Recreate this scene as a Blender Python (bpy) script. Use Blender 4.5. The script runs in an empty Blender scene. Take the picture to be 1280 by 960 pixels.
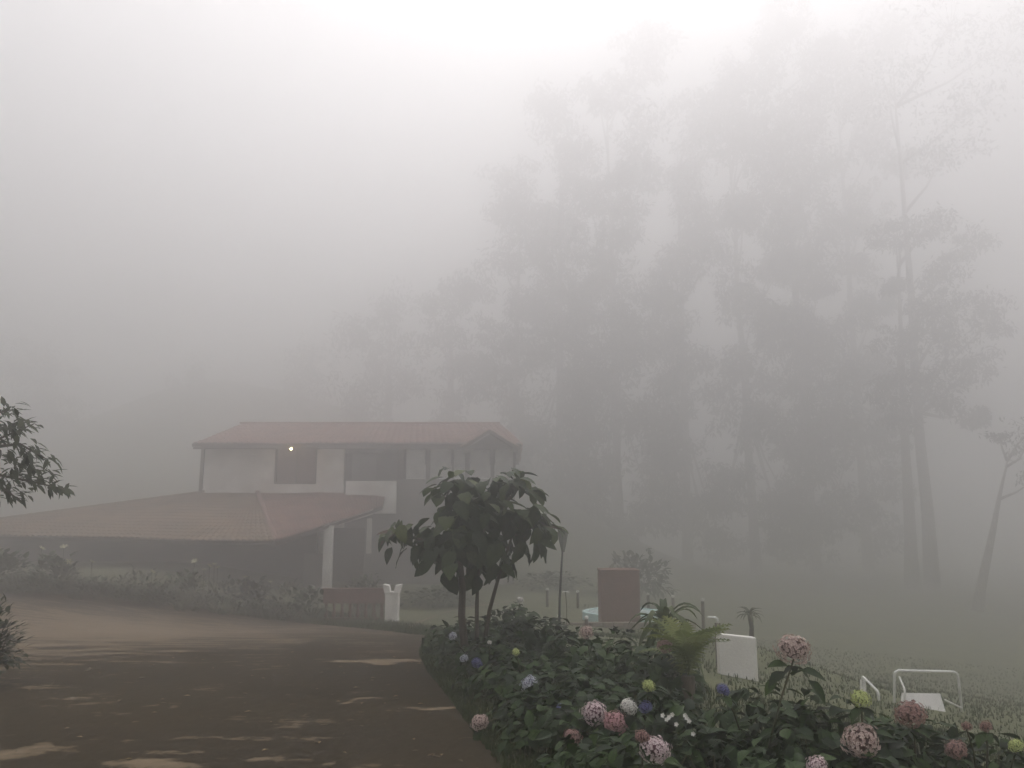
import bpy, math, random
import numpy as np
from mathutils import Vector, Matrix, noise as mnoise

R = math.radians
sc = bpy.context.scene
col = sc.collection
random.seed(11)

# ------------------------------------------------------------------ camera
EYE = 1.65
FPX = 985.0                       # focal length in photo pixels (1280 wide)
PITCH = math.atan(170 / FPX)
cam_d = bpy.data.cameras.new('camera')
cam = bpy.data.objects.new('camera', cam_d)
col.objects.link(cam)
cam.location = (0, 0, EYE)
cam.rotation_euler = (math.pi / 2 + PITCH, 0, 0)
cam_d.sensor_fit = 'HORIZONTAL'
cam_d.sensor_width = 36
cam_d.lens = 36 * FPX / 1280
cam_d.clip_start = 0.05
cam_d.clip_end = 2000
sc.camera = cam

# ------------------------------------------------------------------ sky, sun, exposure
SUN_EL, SUN_ROT = R(67), R(17)
w = bpy.data.worlds.new('World')
sc.world = w
w.use_nodes = True
nt = w.node_tree
nt.nodes.clear()
sky = nt.nodes.new('ShaderNodeTexSky')
sky.sky_type = 'NISHITA'
sky.sun_disc = False
sky.sun_elevation = SUN_EL
sky.sun_rotation = SUN_ROT
sky.air_density = 1.0
sky.dust_density = 2.0
hs = nt.nodes.new('ShaderNodeHueSaturation')       # overcast: nearly colourless cloud light
hs.inputs['Saturation'].default_value = 0.08
bg = nt.nodes.new('ShaderNodeBackground')
bg.inputs['Strength'].default_value = 0.12
wo = nt.nodes.new('ShaderNodeOutputWorld')
nt.links.new(sky.outputs[0], hs.inputs['Color'])
nt.links.new(hs.outputs[0], bg.inputs['Color'])
nt.links.new(bg.outputs[0], wo.inputs['Surface'])

sun_d = bpy.data.lights.new('sun', 'SUN')
sun_d.energy = 1.0
sun_d.angle = R(40)
sun_d.color = (1.0, 0.965, 0.945)
sun = bpy.data.objects.new('sun', sun_d)
col.objects.link(sun)
sun.rotation_euler = (-(math.pi / 2 - SUN_EL), 0, -SUN_ROT)
sun.location = (0, 0, 60)

sc.view_settings.view_transform = 'Standard'
sc.view_settings.look = 'None'
sc.view_settings.exposure = 1.08
sc.view_settings.gamma = 1.0
sc.view_settings.use_curve_mapping = False
sc.cycles.max_bounces = 8
sc.cycles.volume_bounces = 4
sc.cycles.diffuse_bounces = 3
sc.cycles.use_denoising = True
HAZE_DENSITY = 0.0295
HAZE_COLOR = (0.945, 0.936, 0.938, 1)

# ------------------------------------------------------------------ geometry helpers
def P(px, py, d):
    """photo pixel + forward distance -> point in the place"""
    u, v = (px - 640) / FPX, (480 - py) / FPX
    c, s = math.cos(PITCH), math.sin(PITCH)
    k = d / (c - v * s)
    return Vector((u * k, d, EYE + (v * c + s) * k))

def sstep(a, b, x):
    t = min(1, max(0, (x - a) / (b - a)))
    return t * t * (3 - 2 * t)

def H(x, y):
    z = -1.40 * sstep(7.5, 27, y) * (.16 + .84 * sstep(-16, -6, x))
    if x > 1.5:
        z -= 4 * (1 - math.exp(-0.2 * (x - 1.5) / 4)) * sstep(2.5, 9, y) * (1 - 0.75 * sstep(13, 16, y) * (1 - sstep(4, 7, x)))
    if y > 48:
        z += 21 * sstep(48, 165 + 45 * mnoise.noise((x * .022, 4.2, .5)), y) * sstep(26, -8, x) * (1 + .35 * mnoise.noise((x * .03, y * .02, 9.)))
    z += 0.05 * mnoise.noise((x * .35, y * .35, 3.1)) * sstep(10, 20, math.hypot(x, y))
    return z

def G(px, py):
    """where the view ray through a photo pixel meets the ground"""
    lo, hi = 1.0, 120.0
    f = lambda d: (lambda p: p.z - H(p.x, p.y))(P(px, py, d))
    d = lo
    while d < hi and f(d) > 0:
        d += 0.1
    p = P(px, py, d)
    return Vector((p.x, p.y, H(p.x, p.y)))

class MB:
    def __init__(s):
        s.v, s.f, s.m = [], [], []
    def add(s, vs, fs, mi=0):
        o = len(s.v)
        s.v += [tuple(v) for v in vs]
        for f in fs:
            s.f.append(tuple(i + o for i in f))
            s.m.append(mi)
        return s
    def box(s, x0, x1, y0, y1, z0, z1, mi=0):
        v = [(x, y, z) for z in (z0, z1) for y in (y0, y1) for x in (x0, x1)]
        return s.add(v, [(0, 2, 3, 1), (4, 5, 7, 6), (0, 1, 5, 4), (2, 6, 7, 3), (0, 4, 6, 2), (1, 3, 7, 5)], mi)
    def tube(s, pts, rad, n=7, mi=0, cap=True):
        pts = [Vector(p) for p in pts]
        rs = rad if isinstance(rad, (list, tuple)) else [rad] * len(pts)
        vs, fs = [], []
        ref = None
        for i, p in enumerate(pts):
            t = (pts[min(i + 1, len(pts) - 1)] - pts[max(i - 1, 0)]).normalized()
            if ref is None:
                ref = t.orthogonal().normalized()
            ref = (ref - t * ref.dot(t)).normalized()
            b = t.cross(ref)
            for k in range(n):
                a = 2 * math.pi * k / n
                vs.append(p + (ref * math.cos(a) + b * math.sin(a)) * rs[i])
        for i in range(len(pts) - 1):
            for k in range(n):
                fs.append((i * n + k, i * n + (k + 1) % n, (i + 1) * n + (k + 1) % n, (i + 1) * n + k))
        if cap:
            fs.append(tuple(range(n - 1, -1, -1)))
            fs.append(tuple(range((len(pts) - 1) * n, len(pts) * n)))
        return s.add(vs, fs, mi)
    def lathe(s, prof, n=16, c=(0, 0, 0), mi=0):
        vs, fs = [], []
        for r, z in prof:
            for k in range(n):
                a = 2 * math.pi * k / n
                vs.append((c[0] + r * math.cos(a), c[1] + r * math.sin(a), c[2] + z))
        for i in range(len(prof) - 1):
            for k in range(n):
                fs.append((i * n + k, i * n + (k + 1) % n, (i + 1) * n + (k + 1) % n, (i + 1) * n + k))
        fs.append(tuple(range(n - 1, -1, -1)))
        fs.append(tuple(range((len(prof) - 1) * n, len(prof) * n)))
        return s.add(vs, fs, mi)
    def xf(s, mesh_vf, M, mi=0):
        return s.add([M @ Vector(v) for v in mesh_vf[0]], mesh_vf[1], mi)
    def mesh(s, name, mats, smooth=False):
        me = bpy.data.meshes.new(name)
        me.from_pydata(s.v, [], s.f)
        for m in (mats if isinstance(mats, (list, tuple)) else [mats]):
            me.materials.append(m)
        if any(s.m):
            me.polygons.foreach_set('material_index', s.m)
        if smooth:
            me.polygons.foreach_set('use_smooth', [True] * len(me.polygons))
        me.update()
        return me
    def build(s, name, mats, parent=None, loc=(0, 0, 0), smooth=False, bevel=0):
        return link(name, s.mesh(name, mats, smooth), parent, loc, bevel)

def link(name, data, parent=None, loc=(0, 0, 0), bevel=0):
    o = bpy.data.objects.new(name, data)
    col.objects.link(o)
    if parent:
        o.parent = parent
    o.location = loc
    if bevel:
        b = o.modifiers.new('bevel', 'BEVEL')
        b.width = bevel
        b.segments = 2
        b.limit_method = 'ANGLE'
    return o

def tag(o, label, cat, group=None):
    o['label'] = label
    o['category'] = cat
    if group:
        o['group'] = group
    return o

def thing(name, label, cat, loc=(0, 0, 0), group=None, rz=0):
    o = link(name, None, None, loc)
    o.rotation_euler.z = rz
    o.empty_display_size = .1
    return tag(o, label, cat, group)

def copy_tree(o, parent=None):
    c = o.copy()
    col.objects.link(c)
    c.parent = parent
    for ch in list(o.children):
        copy_tree(ch, c)
    return c

def basis(origin, direction, up, scale=1, roll=0):
    y = Vector(direction).normalized()
    x = y.cross(Vector(up))
    if x.length < 1e-4:
        x = y.orthogonal()
    x.normalize()
    z = x.cross(y)
    M = Matrix((x, y, z)).transposed().to_4x4()
    if roll:
        M = M @ Matrix.Rotation(roll, 4, 'Y')
    sx = scale if isinstance(scale, (tuple, list)) else (scale,) * 3
    M = M @ Matrix.Diagonal((*sx, 1))
    M.translation = Vector(origin)
    return M

# ------------------------------------------------------------------ materials
def mat(name, c1, c2=None, scale=6.0, rough=.8, detail=4, lo=.35, hi=.65, bump=0, bscale=None, obj_var=0, coord='Object', spec=.3, stretch=None, transl=0):
    m = bpy.data.materials.new(name)
    m.use_nodes = True
    t = m.node_tree
    b = t.nodes['Principled BSDF']
    b.inputs['Roughness'].default_value = rough
    b.inputs['Specular IOR Level'].default_value = spec
    tc = t.nodes.new('ShaderNodeTexCoord')
    src = tc.outputs[coord]
    if stretch:
        mp = t.nodes.new('ShaderNodeMapping')
        mp.inputs['Scale'].default_value = stretch
        t.links.new(src, mp.inputs[0])
        src = mp.outputs[0]
    n = t.nodes.new('ShaderNodeTexNoise')
    n.inputs['Scale'].default_value = scale
    n.inputs['Detail'].default_value = detail
    t.links.new(src, n.inputs['Vector'])
    r = t.nodes.new('ShaderNodeValToRGB')
    r.color_ramp.elements[0].position = lo
    r.color_ramp.elements[1].position = hi
    r.color_ramp.elements[0].color = (*c1, 1)
    r.color_ramp.elements[1].color = (*(c2 or c1), 1)
    t.links.new(n.outputs['Fac'], r.inputs[0])
    out = r.outputs[0]
    if obj_var:
        oi = t.nodes.new('ShaderNodeObjectInfo')
        mr = t.nodes.new('ShaderNodeMapRange')
        mr.inputs['To Min'].default_value = 1 - obj_var
        mr.inputs['To Max'].default_value = 1 + obj_var
        t.links.new(oi.outputs['Random'], mr.inputs[0])
        h = t.nodes.new('ShaderNodeHueSaturation')
        t.links.new(mr.outputs[0], h.inputs['Value'])
        t.links.new(out, h.inputs['Color'])
        mr2 = t.nodes.new('ShaderNodeMapRange')
        mr2.inputs['To Min'].default_value = .515
        mr2.inputs['To Max'].default_value = .475
        t.links.new(oi.outputs['Random'], mr2.inputs[0])
        t.links.new(mr2.outputs[0], h.inputs['Hue'])
        out = h.outputs[0]
    t.links.new(out, b.inputs['Base Color'])
    if bump:
        n2 = t.nodes.new('ShaderNodeTexNoise')
        n2.inputs['Scale'].default_value = bscale or scale * 6
        n2.inputs['Detail'].default_value = 6
        t.links.new(src, n2.inputs['Vector'])
        bp = t.nodes.new('ShaderNodeBump')
        bp.inputs['Strength'].default_value = bump
        bp.inputs['Distance'].default_value = .02
        t.links.new(n2.outputs['Fac'], bp.inputs['Height'])
        t.links.new(bp.outputs[0], b.inputs['Normal'])
    if transl:
        tr = t.nodes.new('ShaderNodeBsdfTranslucent')
        t.links.new(out, tr.inputs['Color'])
        mx = t.nodes.new('ShaderNodeMixShader')
        mx.inputs[0].default_value = transl
        t.links.new(b.outputs[0], mx.inputs[1])
        t.links.new(tr.outputs[0], mx.inputs[2])
        t.links.new(mx.outputs[0], t.nodes['Material Output'].inputs['Surface'])
    return m

M = {}
M['grass_ground'] = mat('grass_ground', (.060, .068, .028), (.105, .108, .050), 1.3, .95, bump=.5)
M['grass'] = mat('grass_blades', (.030, .044, .013), (.060, .078, .028), 2.2, .7, transl=.25)
M['leaf'] = mat('hydrangea_leaf', (.0055, .020, .002), (.018, .045, .005), 9, .5, obj_var=.65, spec=.16, transl=.15)
M['leaf2'] = mat('broad_leaf', (.020, .036, .012), (.044, .064, .024), 5, .5, obj_var=.45, spec=.2, transl=.1)
M['leaf_young_lit'] = mat('young_lit_leaf', (.060, .085, .025), (.085, .110, .035), 5, .55, obj_var=.2, transl=.3)
M['leaf_red'] = mat('reddish_leaf', (.085, .035, .030), (.07, .05, .03), 5, .55, transl=.2)
M['leaf3'] = mat('olive_leaf', (.028, .036, .015), (.050, .060, .026), 5, .6, obj_var=.3, transl=.2)
M['strap'] = mat('strap_leaf', (.050, .075, .028), (.090, .115, .050), 6, .6, obj_var=.25, transl=.25)
M['fern'] = mat('fern_frond', (.13, .165, .045), (.19, .23, .085), 5, .6, obj_var=.2, transl=.3)
M['bark'] = mat('bark', (.05, .038, .028), (.10, .08, .06), 8, .9, bump=.6, stretch=(4, 4, .7))
M['bark_pale'] = mat('pale_bark', (.16, .145, .125), (.30, .27, .235), 3, .9, bump=.5, stretch=(3, 3, .5))
M['stem'] = mat('green_stem', (.05, .06, .025), (.08, .07, .04), 8, .7)
M['gum_leaf'] = mat('gum_leaf', (.040, .052, .028), (.075, .085, .048), .8, .7, transl=.15)
M['tile'] = mat('clay_tile', (.18, .105, .088), (.33, .20, .165), 1.1, .9, detail=8, bump=.4, bscale=20, lo=.3, hi=.7)
M['tile_old'] = mat('mossy_clay_tile', (.15, .112, .075), (.29, .205, .14), .9, .9, detail=8, bump=.4, bscale=20, lo=.3, hi=.7)
M['mortar'] = mat('mortar', (.4, .37, .33), (.55, .52, .48), 10, .9)
M['plaster'] = mat('white_plaster', (.60, .57, .52), (.82, .80, .76), .9, .9, detail=9, bump=.25, bscale=30)
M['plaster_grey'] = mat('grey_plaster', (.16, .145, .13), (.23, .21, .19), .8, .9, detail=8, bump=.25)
M['wood_dark'] = mat('dark_wood', (.045, .030, .022), (.09, .06, .045), 3, .8, stretch=(1, 1, 8), bump=.2)
M['wood_red'] = mat('red_brown_wood', (.085, .036, .030), (.13, .058, .046), 3, .7, stretch=(8, 1, 1), bump=.2)
M['fence_red'] = mat('red_clay_paint', (.13, .072, .056), (.19, .105, .085), 4, .9, bump=.3)
M['brick_red'] = mat('red_brown_render', (.13, .068, .050), (.17, .09, .068), 3, .9, bump=.4, bscale=25)
M['stone'] = mat('brown_stone', (.13, .10, .075), (.22, .18, .14), 5, .9, bump=.5)
M['pool_paint'] = mat('turquoise_paint', (.42, .60, .58), (.52, .68, .66), 3, .5)
M['metal_white'] = mat('white_painted_tube', (.62, .62, .58), (.75, .75, .72), 6, .45, spec=.5)
M['panel_white'] = mat('pale_panel', (.52, .51, .48), (.64, .63, .60), 2.5, .7, detail=7)
M['metal_dark'] = mat('dark_metal', (.03, .03, .028), (.05, .048, .045), 8, .5, spec=.5)
M['cap'] = mat('white_cap', (.7, .7, .66), (.82, .82, .78), 12, .6)
M['glass_frost'] = mat('lantern_glass', (.16, .16, .15), (.22, .22, .21), 5, .25, spec=.6)
M['lily'] = mat('pale_yellow_petal', (.42, .41, .26), (.55, .53, .36), 9, .6, transl=.3)
def petal(name, a, b, sc_=38, lo=.42, hi=.58):
    M[name.replace('petal', 'core')] = mat(name.replace('petal', 'core'), tuple(x * .3 for x in a), tuple(x * .7 for x in a), sc_, .8)  # core: petal colour darkened to stand for shaded gaps
    M[name] = mat(name, a, b, sc_, .7, detail=2, lo=lo, hi=hi, transl=.2)
petal('petal_pink_white', (.26, .12, .15), (.86, .78, .76))
petal('petal_rose', (.36, .16, .17), (.60, .40, .40))
petal('petal_dusky', (.26, .15, .13), (.72, .60, .54))
petal('petal_rust', (.15, .065, .055), (.46, .30, .27))
petal('petal_white', (.60, .58, .53), (.80, .78, .74))
petal('petal_blue', (.10, .10, .24), (.20, .20, .40))
petal('petal_pale_blue', (.16, .18, .28), (.80, .80, .82))
petal('petal_lime', (.36, .42, .14), (.62, .66, .30))
m = bpy.data.materials.new('lit_bulb')
m.use_nodes = True
b_ = m.node_tree.nodes['Principled BSDF']
b_.inputs['Emission Color'].default_value = (1, .66, .28, 1)
b_.inputs['Emission Strength'].default_value = 45
M['bulb'] = m
# pool water
m = bpy.data.materials.new('pool_water')
m.use_nodes = True
b_ = m.node_tree.nodes['Principled BSDF']
b_.inputs['Base Color'].default_value = (.60, .72, .70, 1)
b_.inputs['Roughness'].default_value = .12
nz = m.node_tree.nodes.new('ShaderNodeTexNoise'); nz.inputs['Scale'].default_value = 7
bp = m.node_tree.nodes.new('ShaderNodeBump'); bp.inputs['Strength'].default_value = .15
m.node_tree.links.new(nz.outputs['Fac'], bp.inputs['Height'])
m.node_tree.links.new(bp.outputs[0], b_.inputs['Normal'])
M['water'] = m

# ------------------------------------------------------------------ ground and yard
road_right = [G(700, 1100), G(660, 1010), G(630, 960), G(592, 912), G(560, 870), G(538, 842), G(527, 820), G(533, 803), G(535, 795)]
road_right = [Vector((1.2, -6, 0)), Vector((1.0, 0, 0))] + road_right[0:]
road_far = [G(535, 795), G(480, 789), G(420, 783), G(360, 777), G(300, 770), G(230, 757), G(150, 749), G(80, 744), G(0, 740), G(-120, 738)]
def right_x(y):
    pts = road_right
    for a, b in zip(pts, pts[1:]):
        if a.y <= y <= b.y:
            return a.x + (b.x - a.x) * (y - a.y) / max(1e-6, b.y - a.y)
    return pts[-1].x
far_sorted = sorted(road_far, key=lambda p: p.x)
def far_y(x):
    if x <= far_sorted[0].x: return far_sorted[0].y
    for a, b in zip(far_sorted, far_sorted[1:]):
        if a.x <= x <= b.x:
            return a.y + (b.y - a.y) * (x - a.x) / max(1e-6, b.x - a.x)
    return far_sorted[-1].y
def on_road(x, y):
    return -6 < y < far_y(x) and -25 < x < right_x(min(y, road_right[-1].y))
EDGE = G(535, 795)

def axis(spec):
    out = []
    for a, b, n in spec:
        out += list(np.linspace(a, b, n, endpoint=False))
    return out + [spec[-1][1]]
gx = axis([(-170, -40, 16), (-40, -14, 18), (-14, 14, 112), (14, 50, 30), (50, 170, 14)])
gy = axis([(-30, 0, 10), (0, 24, 110), (24, 60, 40), (60, 200, 28)])
v, f = [], []
for y in gy:
    for x in gx:
        z = H(x, y)
        if on_road(x + .25, y + .25) and on_road(x - .25, y + .25) and on_road(x + .25, y - .25):
            z -= .07
        v.append((x, y, z))
nx = len(gx)
for j in range(len(gy) - 1):
    for i in range(nx - 1):
        f.append((j * nx + i, j * nx + i + 1, (j + 1) * nx + i + 1, (j + 1) * nx + i))
g = MB(); g.v = v; g.f = f; g.m = [0] * len(f)
ground = g.build('ground', M['grass_ground'], smooth=True)
ground['kind'] = 'structure'

# yard surface: rows in y, from far left to the grass edge
def road_material():
    m = bpy.data.materials.new('worn_yard_surface')
    m.use_nodes = True
    t = m.node_tree
    b = t.nodes['Principled BSDF']
    L = t.links.new
    tc = t.nodes.new('ShaderNodeTexCoord')
    def noise(scale, detail=6, stretch=(1, 1, 1), rot=0):
        mp = t.nodes.new('ShaderNodeMapping')
        mp.inputs['Scale'].default_value = stretch
        mp.inputs['Rotation'].default_value = (0, 0, rot)
        n = t.nodes.new('ShaderNodeTexNoise')
        n.inputs['Scale'].default_value = scale
        n.inputs['Detail'].default_value = detail
        L(tc.outputs['Object'], mp.inputs[0]); L(mp.outputs[0], n.inputs['Vector'])
        return n
    def ramp(src, pts):
        r = t.nodes.new('ShaderNodeValToRGB')
        while len(r.color_ramp.elements) < len(pts):
            r.color_ramp.elements.new(.5)
        for e, (p, c) in zip(r.color_ramp.elements, pts):
            e.position = p; e.color = (c, c, c, 1) if not isinstance(c, tuple) else (*c, 1)
        L(src, r.inputs[0]); return r.outputs[0]
    def math_(op, a, b_=None, clamp=False):
        n = t.nodes.new('ShaderNodeMath'); n.operation = op; n.use_clamp = clamp
        for i, x in enumerate((a, b_)):
            if x is None: continue
            if isinstance(x, (int, float)): n.inputs[i].default_value = x
            else: L(x, n.inputs[i])
        return n.outputs[0]
    def mix(fac, a, b_):
        n = t.nodes.new('ShaderNodeMix'); n.data_type = 'RGBA'
        L(fac, n.inputs[0])
        for i, x in ((6, a), (7, b_)):
            if isinstance(x, tuple): n.inputs[i].default_value = (*x, 1)
            else: L(x, n.inputs[i])
        return n.outputs[2]
    big = noise(.35, 7)
    base = ramp(big.outputs['Fac'], [(.3, (.021, .0155, .007)), (.5, (.029, .0215, .010)), (.7, (.042, .031, .016))])
    fine = noise(9, 8)
    base = mix(ramp(fine.outputs['Fac'], [(.35, .0), (.75, .3)]), base, (.062, .047, .031))
    # warped coordinates for blotches
    wn = noise(1.1, 5)
    sub = t.nodes.new('ShaderNodeVectorMath'); sub.operation = 'SUBTRACT'
    L(wn.outputs['Color'], sub.inputs[0]); sub.inputs[1].default_value = (.5, .5, .5)
    scl = t.nodes.new('ShaderNodeVectorMath'); scl.operation = 'SCALE'; scl.inputs['Scale'].default_value = 1.6
    L(sub.outputs[0], scl.inputs[0])
    add = t.nodes.new('ShaderNodeVectorMath'); add.operation = 'ADD'
    L(tc.outputs['Object'], add.inputs[0]); L(scl.outputs[0], add.inputs[1])
    def blotch(cx, cy, rx, ry, rot=0, soft=.35):
        mp = t.nodes.new('ShaderNodeMapping'); mp.vector_type = 'TEXTURE'
        mp.inputs['Location'].default_value = (cx, cy, 0)
        mp.inputs['Rotation'].default_value = (0, 0, rot)
        mp.inputs['Scale'].default_value = (rx, ry, 100)
        L(add.outputs[0], mp.inputs[0])
        ln = t.nodes.new('ShaderNodeVectorMath'); ln.operation = 'LENGTH'
        L(mp.outputs[0], ln.inputs[0])
        return ramp(ln.outputs['Value'], [(1 - soft if soft < 1 else 0, 1.0), (1.0, 0.0)])
    pc_ = G(150, 795); px_ = G(330, 800); pn_ = G(150, 752); pf_ = G(150, 850)
    pale = math_('MULTIPLY', blotch(pc_.x - 1.2, (pn_.y + pf_.y) / 2, abs(px_.x - pc_.x) + 4.2, (pn_.y - pf_.y) * .68, -.06, .9), .95)
    for (px, py, wpx, hpx, rot, soft, k) in PATCHES:
        c = G(px, py); e = G(px + wpx, py); n_ = G(px, py - hpx)
        bl = blotch(c.x, c.y, abs(e.x - c.x), max(.10, abs(n_.y - c.y)), rot, .9)
        pale = math_('MAXIMUM', pale, math_('MULTIPLY', bl, k))
    st = noise(.7, 6, (.35, 2.0, 1), .12)
    pale = math_('MAXIMUM', pale, ramp(st.outputs['Fac'], [(.54, 0.0), (.76, .42)]))
    br = noise(2.4, 10, (.5, 1.5, 1), .1)
    br2 = noise(11, 6, (.8, 1.2, 1))
    brk = math_('ADD', math_('MULTIPLY', br.outputs['Fac'], .75), math_('MULTIPLY', br2.outputs['Fac'], .35))
    pale = math_('ADD', math_('MULTIPLY', pale, .8), math_('MULTIPLY', math_('SUBTRACT', brk, .55), 2.6))
    pale = ramp(pale, [(.26, 0.0), (.36, .55), (.62, 1.0)])
    colr = mix(pale, base, (.168, .128, .082))
    dk = noise(.55, 6, (.5, 1.3, 1), -.2)
    colr = mix(ramp(dk.outputs['Fac'], [(.55, 0.0), (.72, .55)]), colr, (.018, .013, .0085))
    L(colr, b.inputs['Base Color'])
    L(ramp(big.outputs['Fac'], [(.3, .65), (.7, .9)]), b.inputs['Roughness'])
    b.inputs['Specular IOR Level'].default_value = .08
    bp = t.nodes.new('ShaderNodeBump'); bp.inputs['Strength'].default_value = .5; bp.inputs['Distance'].default_value = .02
    L(fine.outputs['Fac'], bp.inputs['Height']); L(bp.outputs[0], b.inputs['Normal'])
    return m
PATCHES = [  # pale sandy stains, photo pixel centre and half size
    (20, 950, 70, 22, 0, .3, .85), (200, 965, 110, 16, 0, .3, .8),
    (470, 826, 85, 5, 0, .5, .9), (447, 887, 22, 4, 0, .5, .8), (535, 886, 32, 4, 0, .5, .8),
    (330, 836, 50, 5, .2, .5, .5), (205, 880, 30, 3, .3, .5, .5), (155, 912, 9, 3, .2, .5, .6),
    (60, 868, 12, 3, 0, .5, .5), (330, 800, 130, 8, 0, .6, .5), (470, 792, 70, 4, 0, .6, .5)]
rd = MB()
rows = axis([(-6, 0, 6), (0, 6, 10), (6, EDGE.y, 36)])
NC = 60
ncols = NC + 1
vs = []
for y in rows:
    xr = right_x(y)
    for i in range(ncols):
        t_ = i / NC
        x = -25 + (xr + 25) * (1 - (1 - t_) ** 1.7)
        vs.append((x, y, H(x, y) + .012))
nr = len(rows)
xs_last = [v_[0] for v_ in vs[-ncols:]]
NF = 30
for j in range(1, NF + 1):
    for i in range(ncols):
        x = xs_last[i]
        y = EDGE.y + (max(EDGE.y, far_y(x)) - EDGE.y + .02) * j / NF
        vs.append((x, y, H(x, y) + .012))
tot = nr + NF
fs = [(j * ncols + i, j * ncols + i + 1, (j + 1) * ncols + i + 1, (j + 1) * ncols + i) for j in range(tot - 1) for i in range(ncols - 1)]
rd.add(vs, fs)
yard = rd.build('yard_pavement', road_material(), smooth=True)
yard['kind'] = 'structure'

lit = MB()
for k in range(170):
    for _ in range(20):
        y = random.uniform(5.2, 15); x = random.uniform(-.75 * y, right_x(min(y, EDGE.y)) - .05)
        if random.random() < .25 or x > right_x(min(y, EDGE.y)) - random.random() * 1.6: break
    if not on_road(x, y): continue
    s_ = random.uniform(.03, .075)
    a = random.uniform(0, 6.28)
    lit.add([Vector((x, y, H(x, y) + .02)) + Matrix.Rotation(a, 3, 'Z') @ Vector(q_) * s_ for q_ in [(-.5, 0, .0), (0, -.25, .12), (.5, 0, .05), (0, .25, .14)]], [(0, 1, 2, 3)], k % 2)
lo_ = lit.build('fallen_leaves', [mat('dry_leaf', (.16, .11, .05), (.24, .18, .09), 20, .8), mat('damp_leaf', (.05, .04, .02), (.09, .06, .03), 20, .8)])
lo_['kind'] = 'stuff'
tag(lo_, 'small fallen leaves scattered over the brown yard pavement', 'leaf litter')

# little path from the yard past the white pillar
pb = MB()
pc = [G(500, 790), G(525, 778), G(550, 768), G(585, 760), G(640, 752)]
vs = []
for i, p in enumerate(pc):
    wd = .42 - .03 * i
    for s_ in (-1, 0, 1):
        q = Vector((p.x + .25 * s_ * wd, p.y + s_ * wd, 0))
        vs.append((q.x, q.y, H(q.x, q.y) + .02))
pb.add(vs, [(i * 3 + k, i * 3 + k + 1, i * 3 + k + 4, i * 3 + k + 3) for i in range(len(pc) - 1) for k in (0, 1)])
path = pb.build('path', mat('path_earth', (.14, .105, .07), (.24, .19, .14), 4, .95, bump=.4))
path['kind'] = 'structure'

# ------------------------------------------------------------------ leaf shapes
def leaf_shape(width=.6, droop=.35, fold=.3, rows=4, tip=1.0, wave=0):
    v, f = [], []
    for i in range(rows + 1):
        t = i / rows
        wdt = width * .5 * (math.sin(math.pi * (t ** .8)) ** .75 if 0 < t < 1 else .03) * (1 - .15 * t)
        z = -droop * t * t
        wv = wave * (1 if i % 2 else -1)
        v += [(-wdt, t, z + fold * wdt + wv), (0, t, z), (wdt, t, z + fold * wdt - wv)]
    for i in range(rows):
        a = i * 3
        f += [(a, a + 1, a + 4, a + 3), (a + 1, a + 2, a + 5, a + 4)]
    return v, f
HYD = [leaf_shape(.62, .3, .35), leaf_shape(.70, .5, .25, wave=.02), leaf_shape(.58, .15, .45), leaf_shape(.66, .4, .2, wave=.03)]
BROAD = [leaf_shape(.72, .3, .2, 5), leaf_shape(.8, .45, .15, 5, wave=.025), leaf_shape(.66, .2, .3, 5)]
SLIM = [leaf_shape(.34, .2, .3, 3), leaf_shape(.40, .35, .25, 3)]
def shape_mesh(name, sh, m):
    return MB().add(*sh).mesh(name, m, smooth=True)

def stem_bundle(n, r, h, rad=.008):
    b = MB()
    for k in range(n):
        a = random.uniform(0, 6.28); q = r * math.sqrt(random.random()) * .8
        p0 = Vector((q * .25 * math.cos(a), q * .25 * math.sin(a), -.05))
        p2 = Vector((q * math.cos(a), q * math.sin(a), h * random.uniform(.6, .92) * math.sqrt(max(.1, 1 - (q / r) ** 2 * .6))))
        p1 = (p0 + p2) / 2 + Vector((0, 0, .1 * h))
        b.tube([p0, p1, p2], [rad, rad * .8, rad * .5], 5)
    return b

def dome_point(rx, ry, h, shell):
    """random point on (or inside) an uneven dome, with its outward direction"""
    a = random.uniform(0, 2 * math.pi)
    ct = random.uniform(-.12, 1)
    st = math.sqrt(max(0, 1 - ct * ct))
    n = Vector((st * math.cos(a), st * math.sin(a), ct))
    lump = 1 + .22 * mnoise.noise((n.x * 2.3 + rx * 9, n.y * 2.3, n.z * 2.3 + h * 7))
    q = shell * lump
    return Vector((n.x * rx * q, n.y * ry * q, h * .28 + n.z * h * .72 * q)), n

def leaf_object(parent, meshes, M4, name='leaf'):
    o = bpy.data.objects.new(name, random.choice(meshes))
    col.objects.link(o)
    o.parent = parent
    o.matrix_local = M4
    return o

HYD_ME = [shape_mesh('hydrangea_leaf', s_, M['leaf']) for s_ in HYD]

def whorl(pts_n, size, shapes, out, droop=.0, up_bias=.6):
    """a leafy shoot tip: leaves in opposite pairs round an axis; out(matrix)"""
    p, n = pts_n
    ax = (n + Vector((0, 0, up_bias))).normalized()
    x = ax.orthogonal().normalized()
    y = ax.cross(x)
    a0 = random.uniform(0, 6.28)
    for k in range(random.choice((4, 5, 6))):
        a = a0 + k * (math.pi / 2 if k % 2 == 0 else math.pi) + random.uniform(-.3, .3)
        el = random.uniform(-.15, .5) - droop
        d = (x * math.cos(a) + y * math.sin(a)) * math.cos(el) + ax * math.sin(el)
        s_ = size * random.uniform(.65, 1.15)
        out(basis(p - ax * .03 * (k // 2) + d * .02, d, ax, (s_, s_, s_)))

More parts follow.
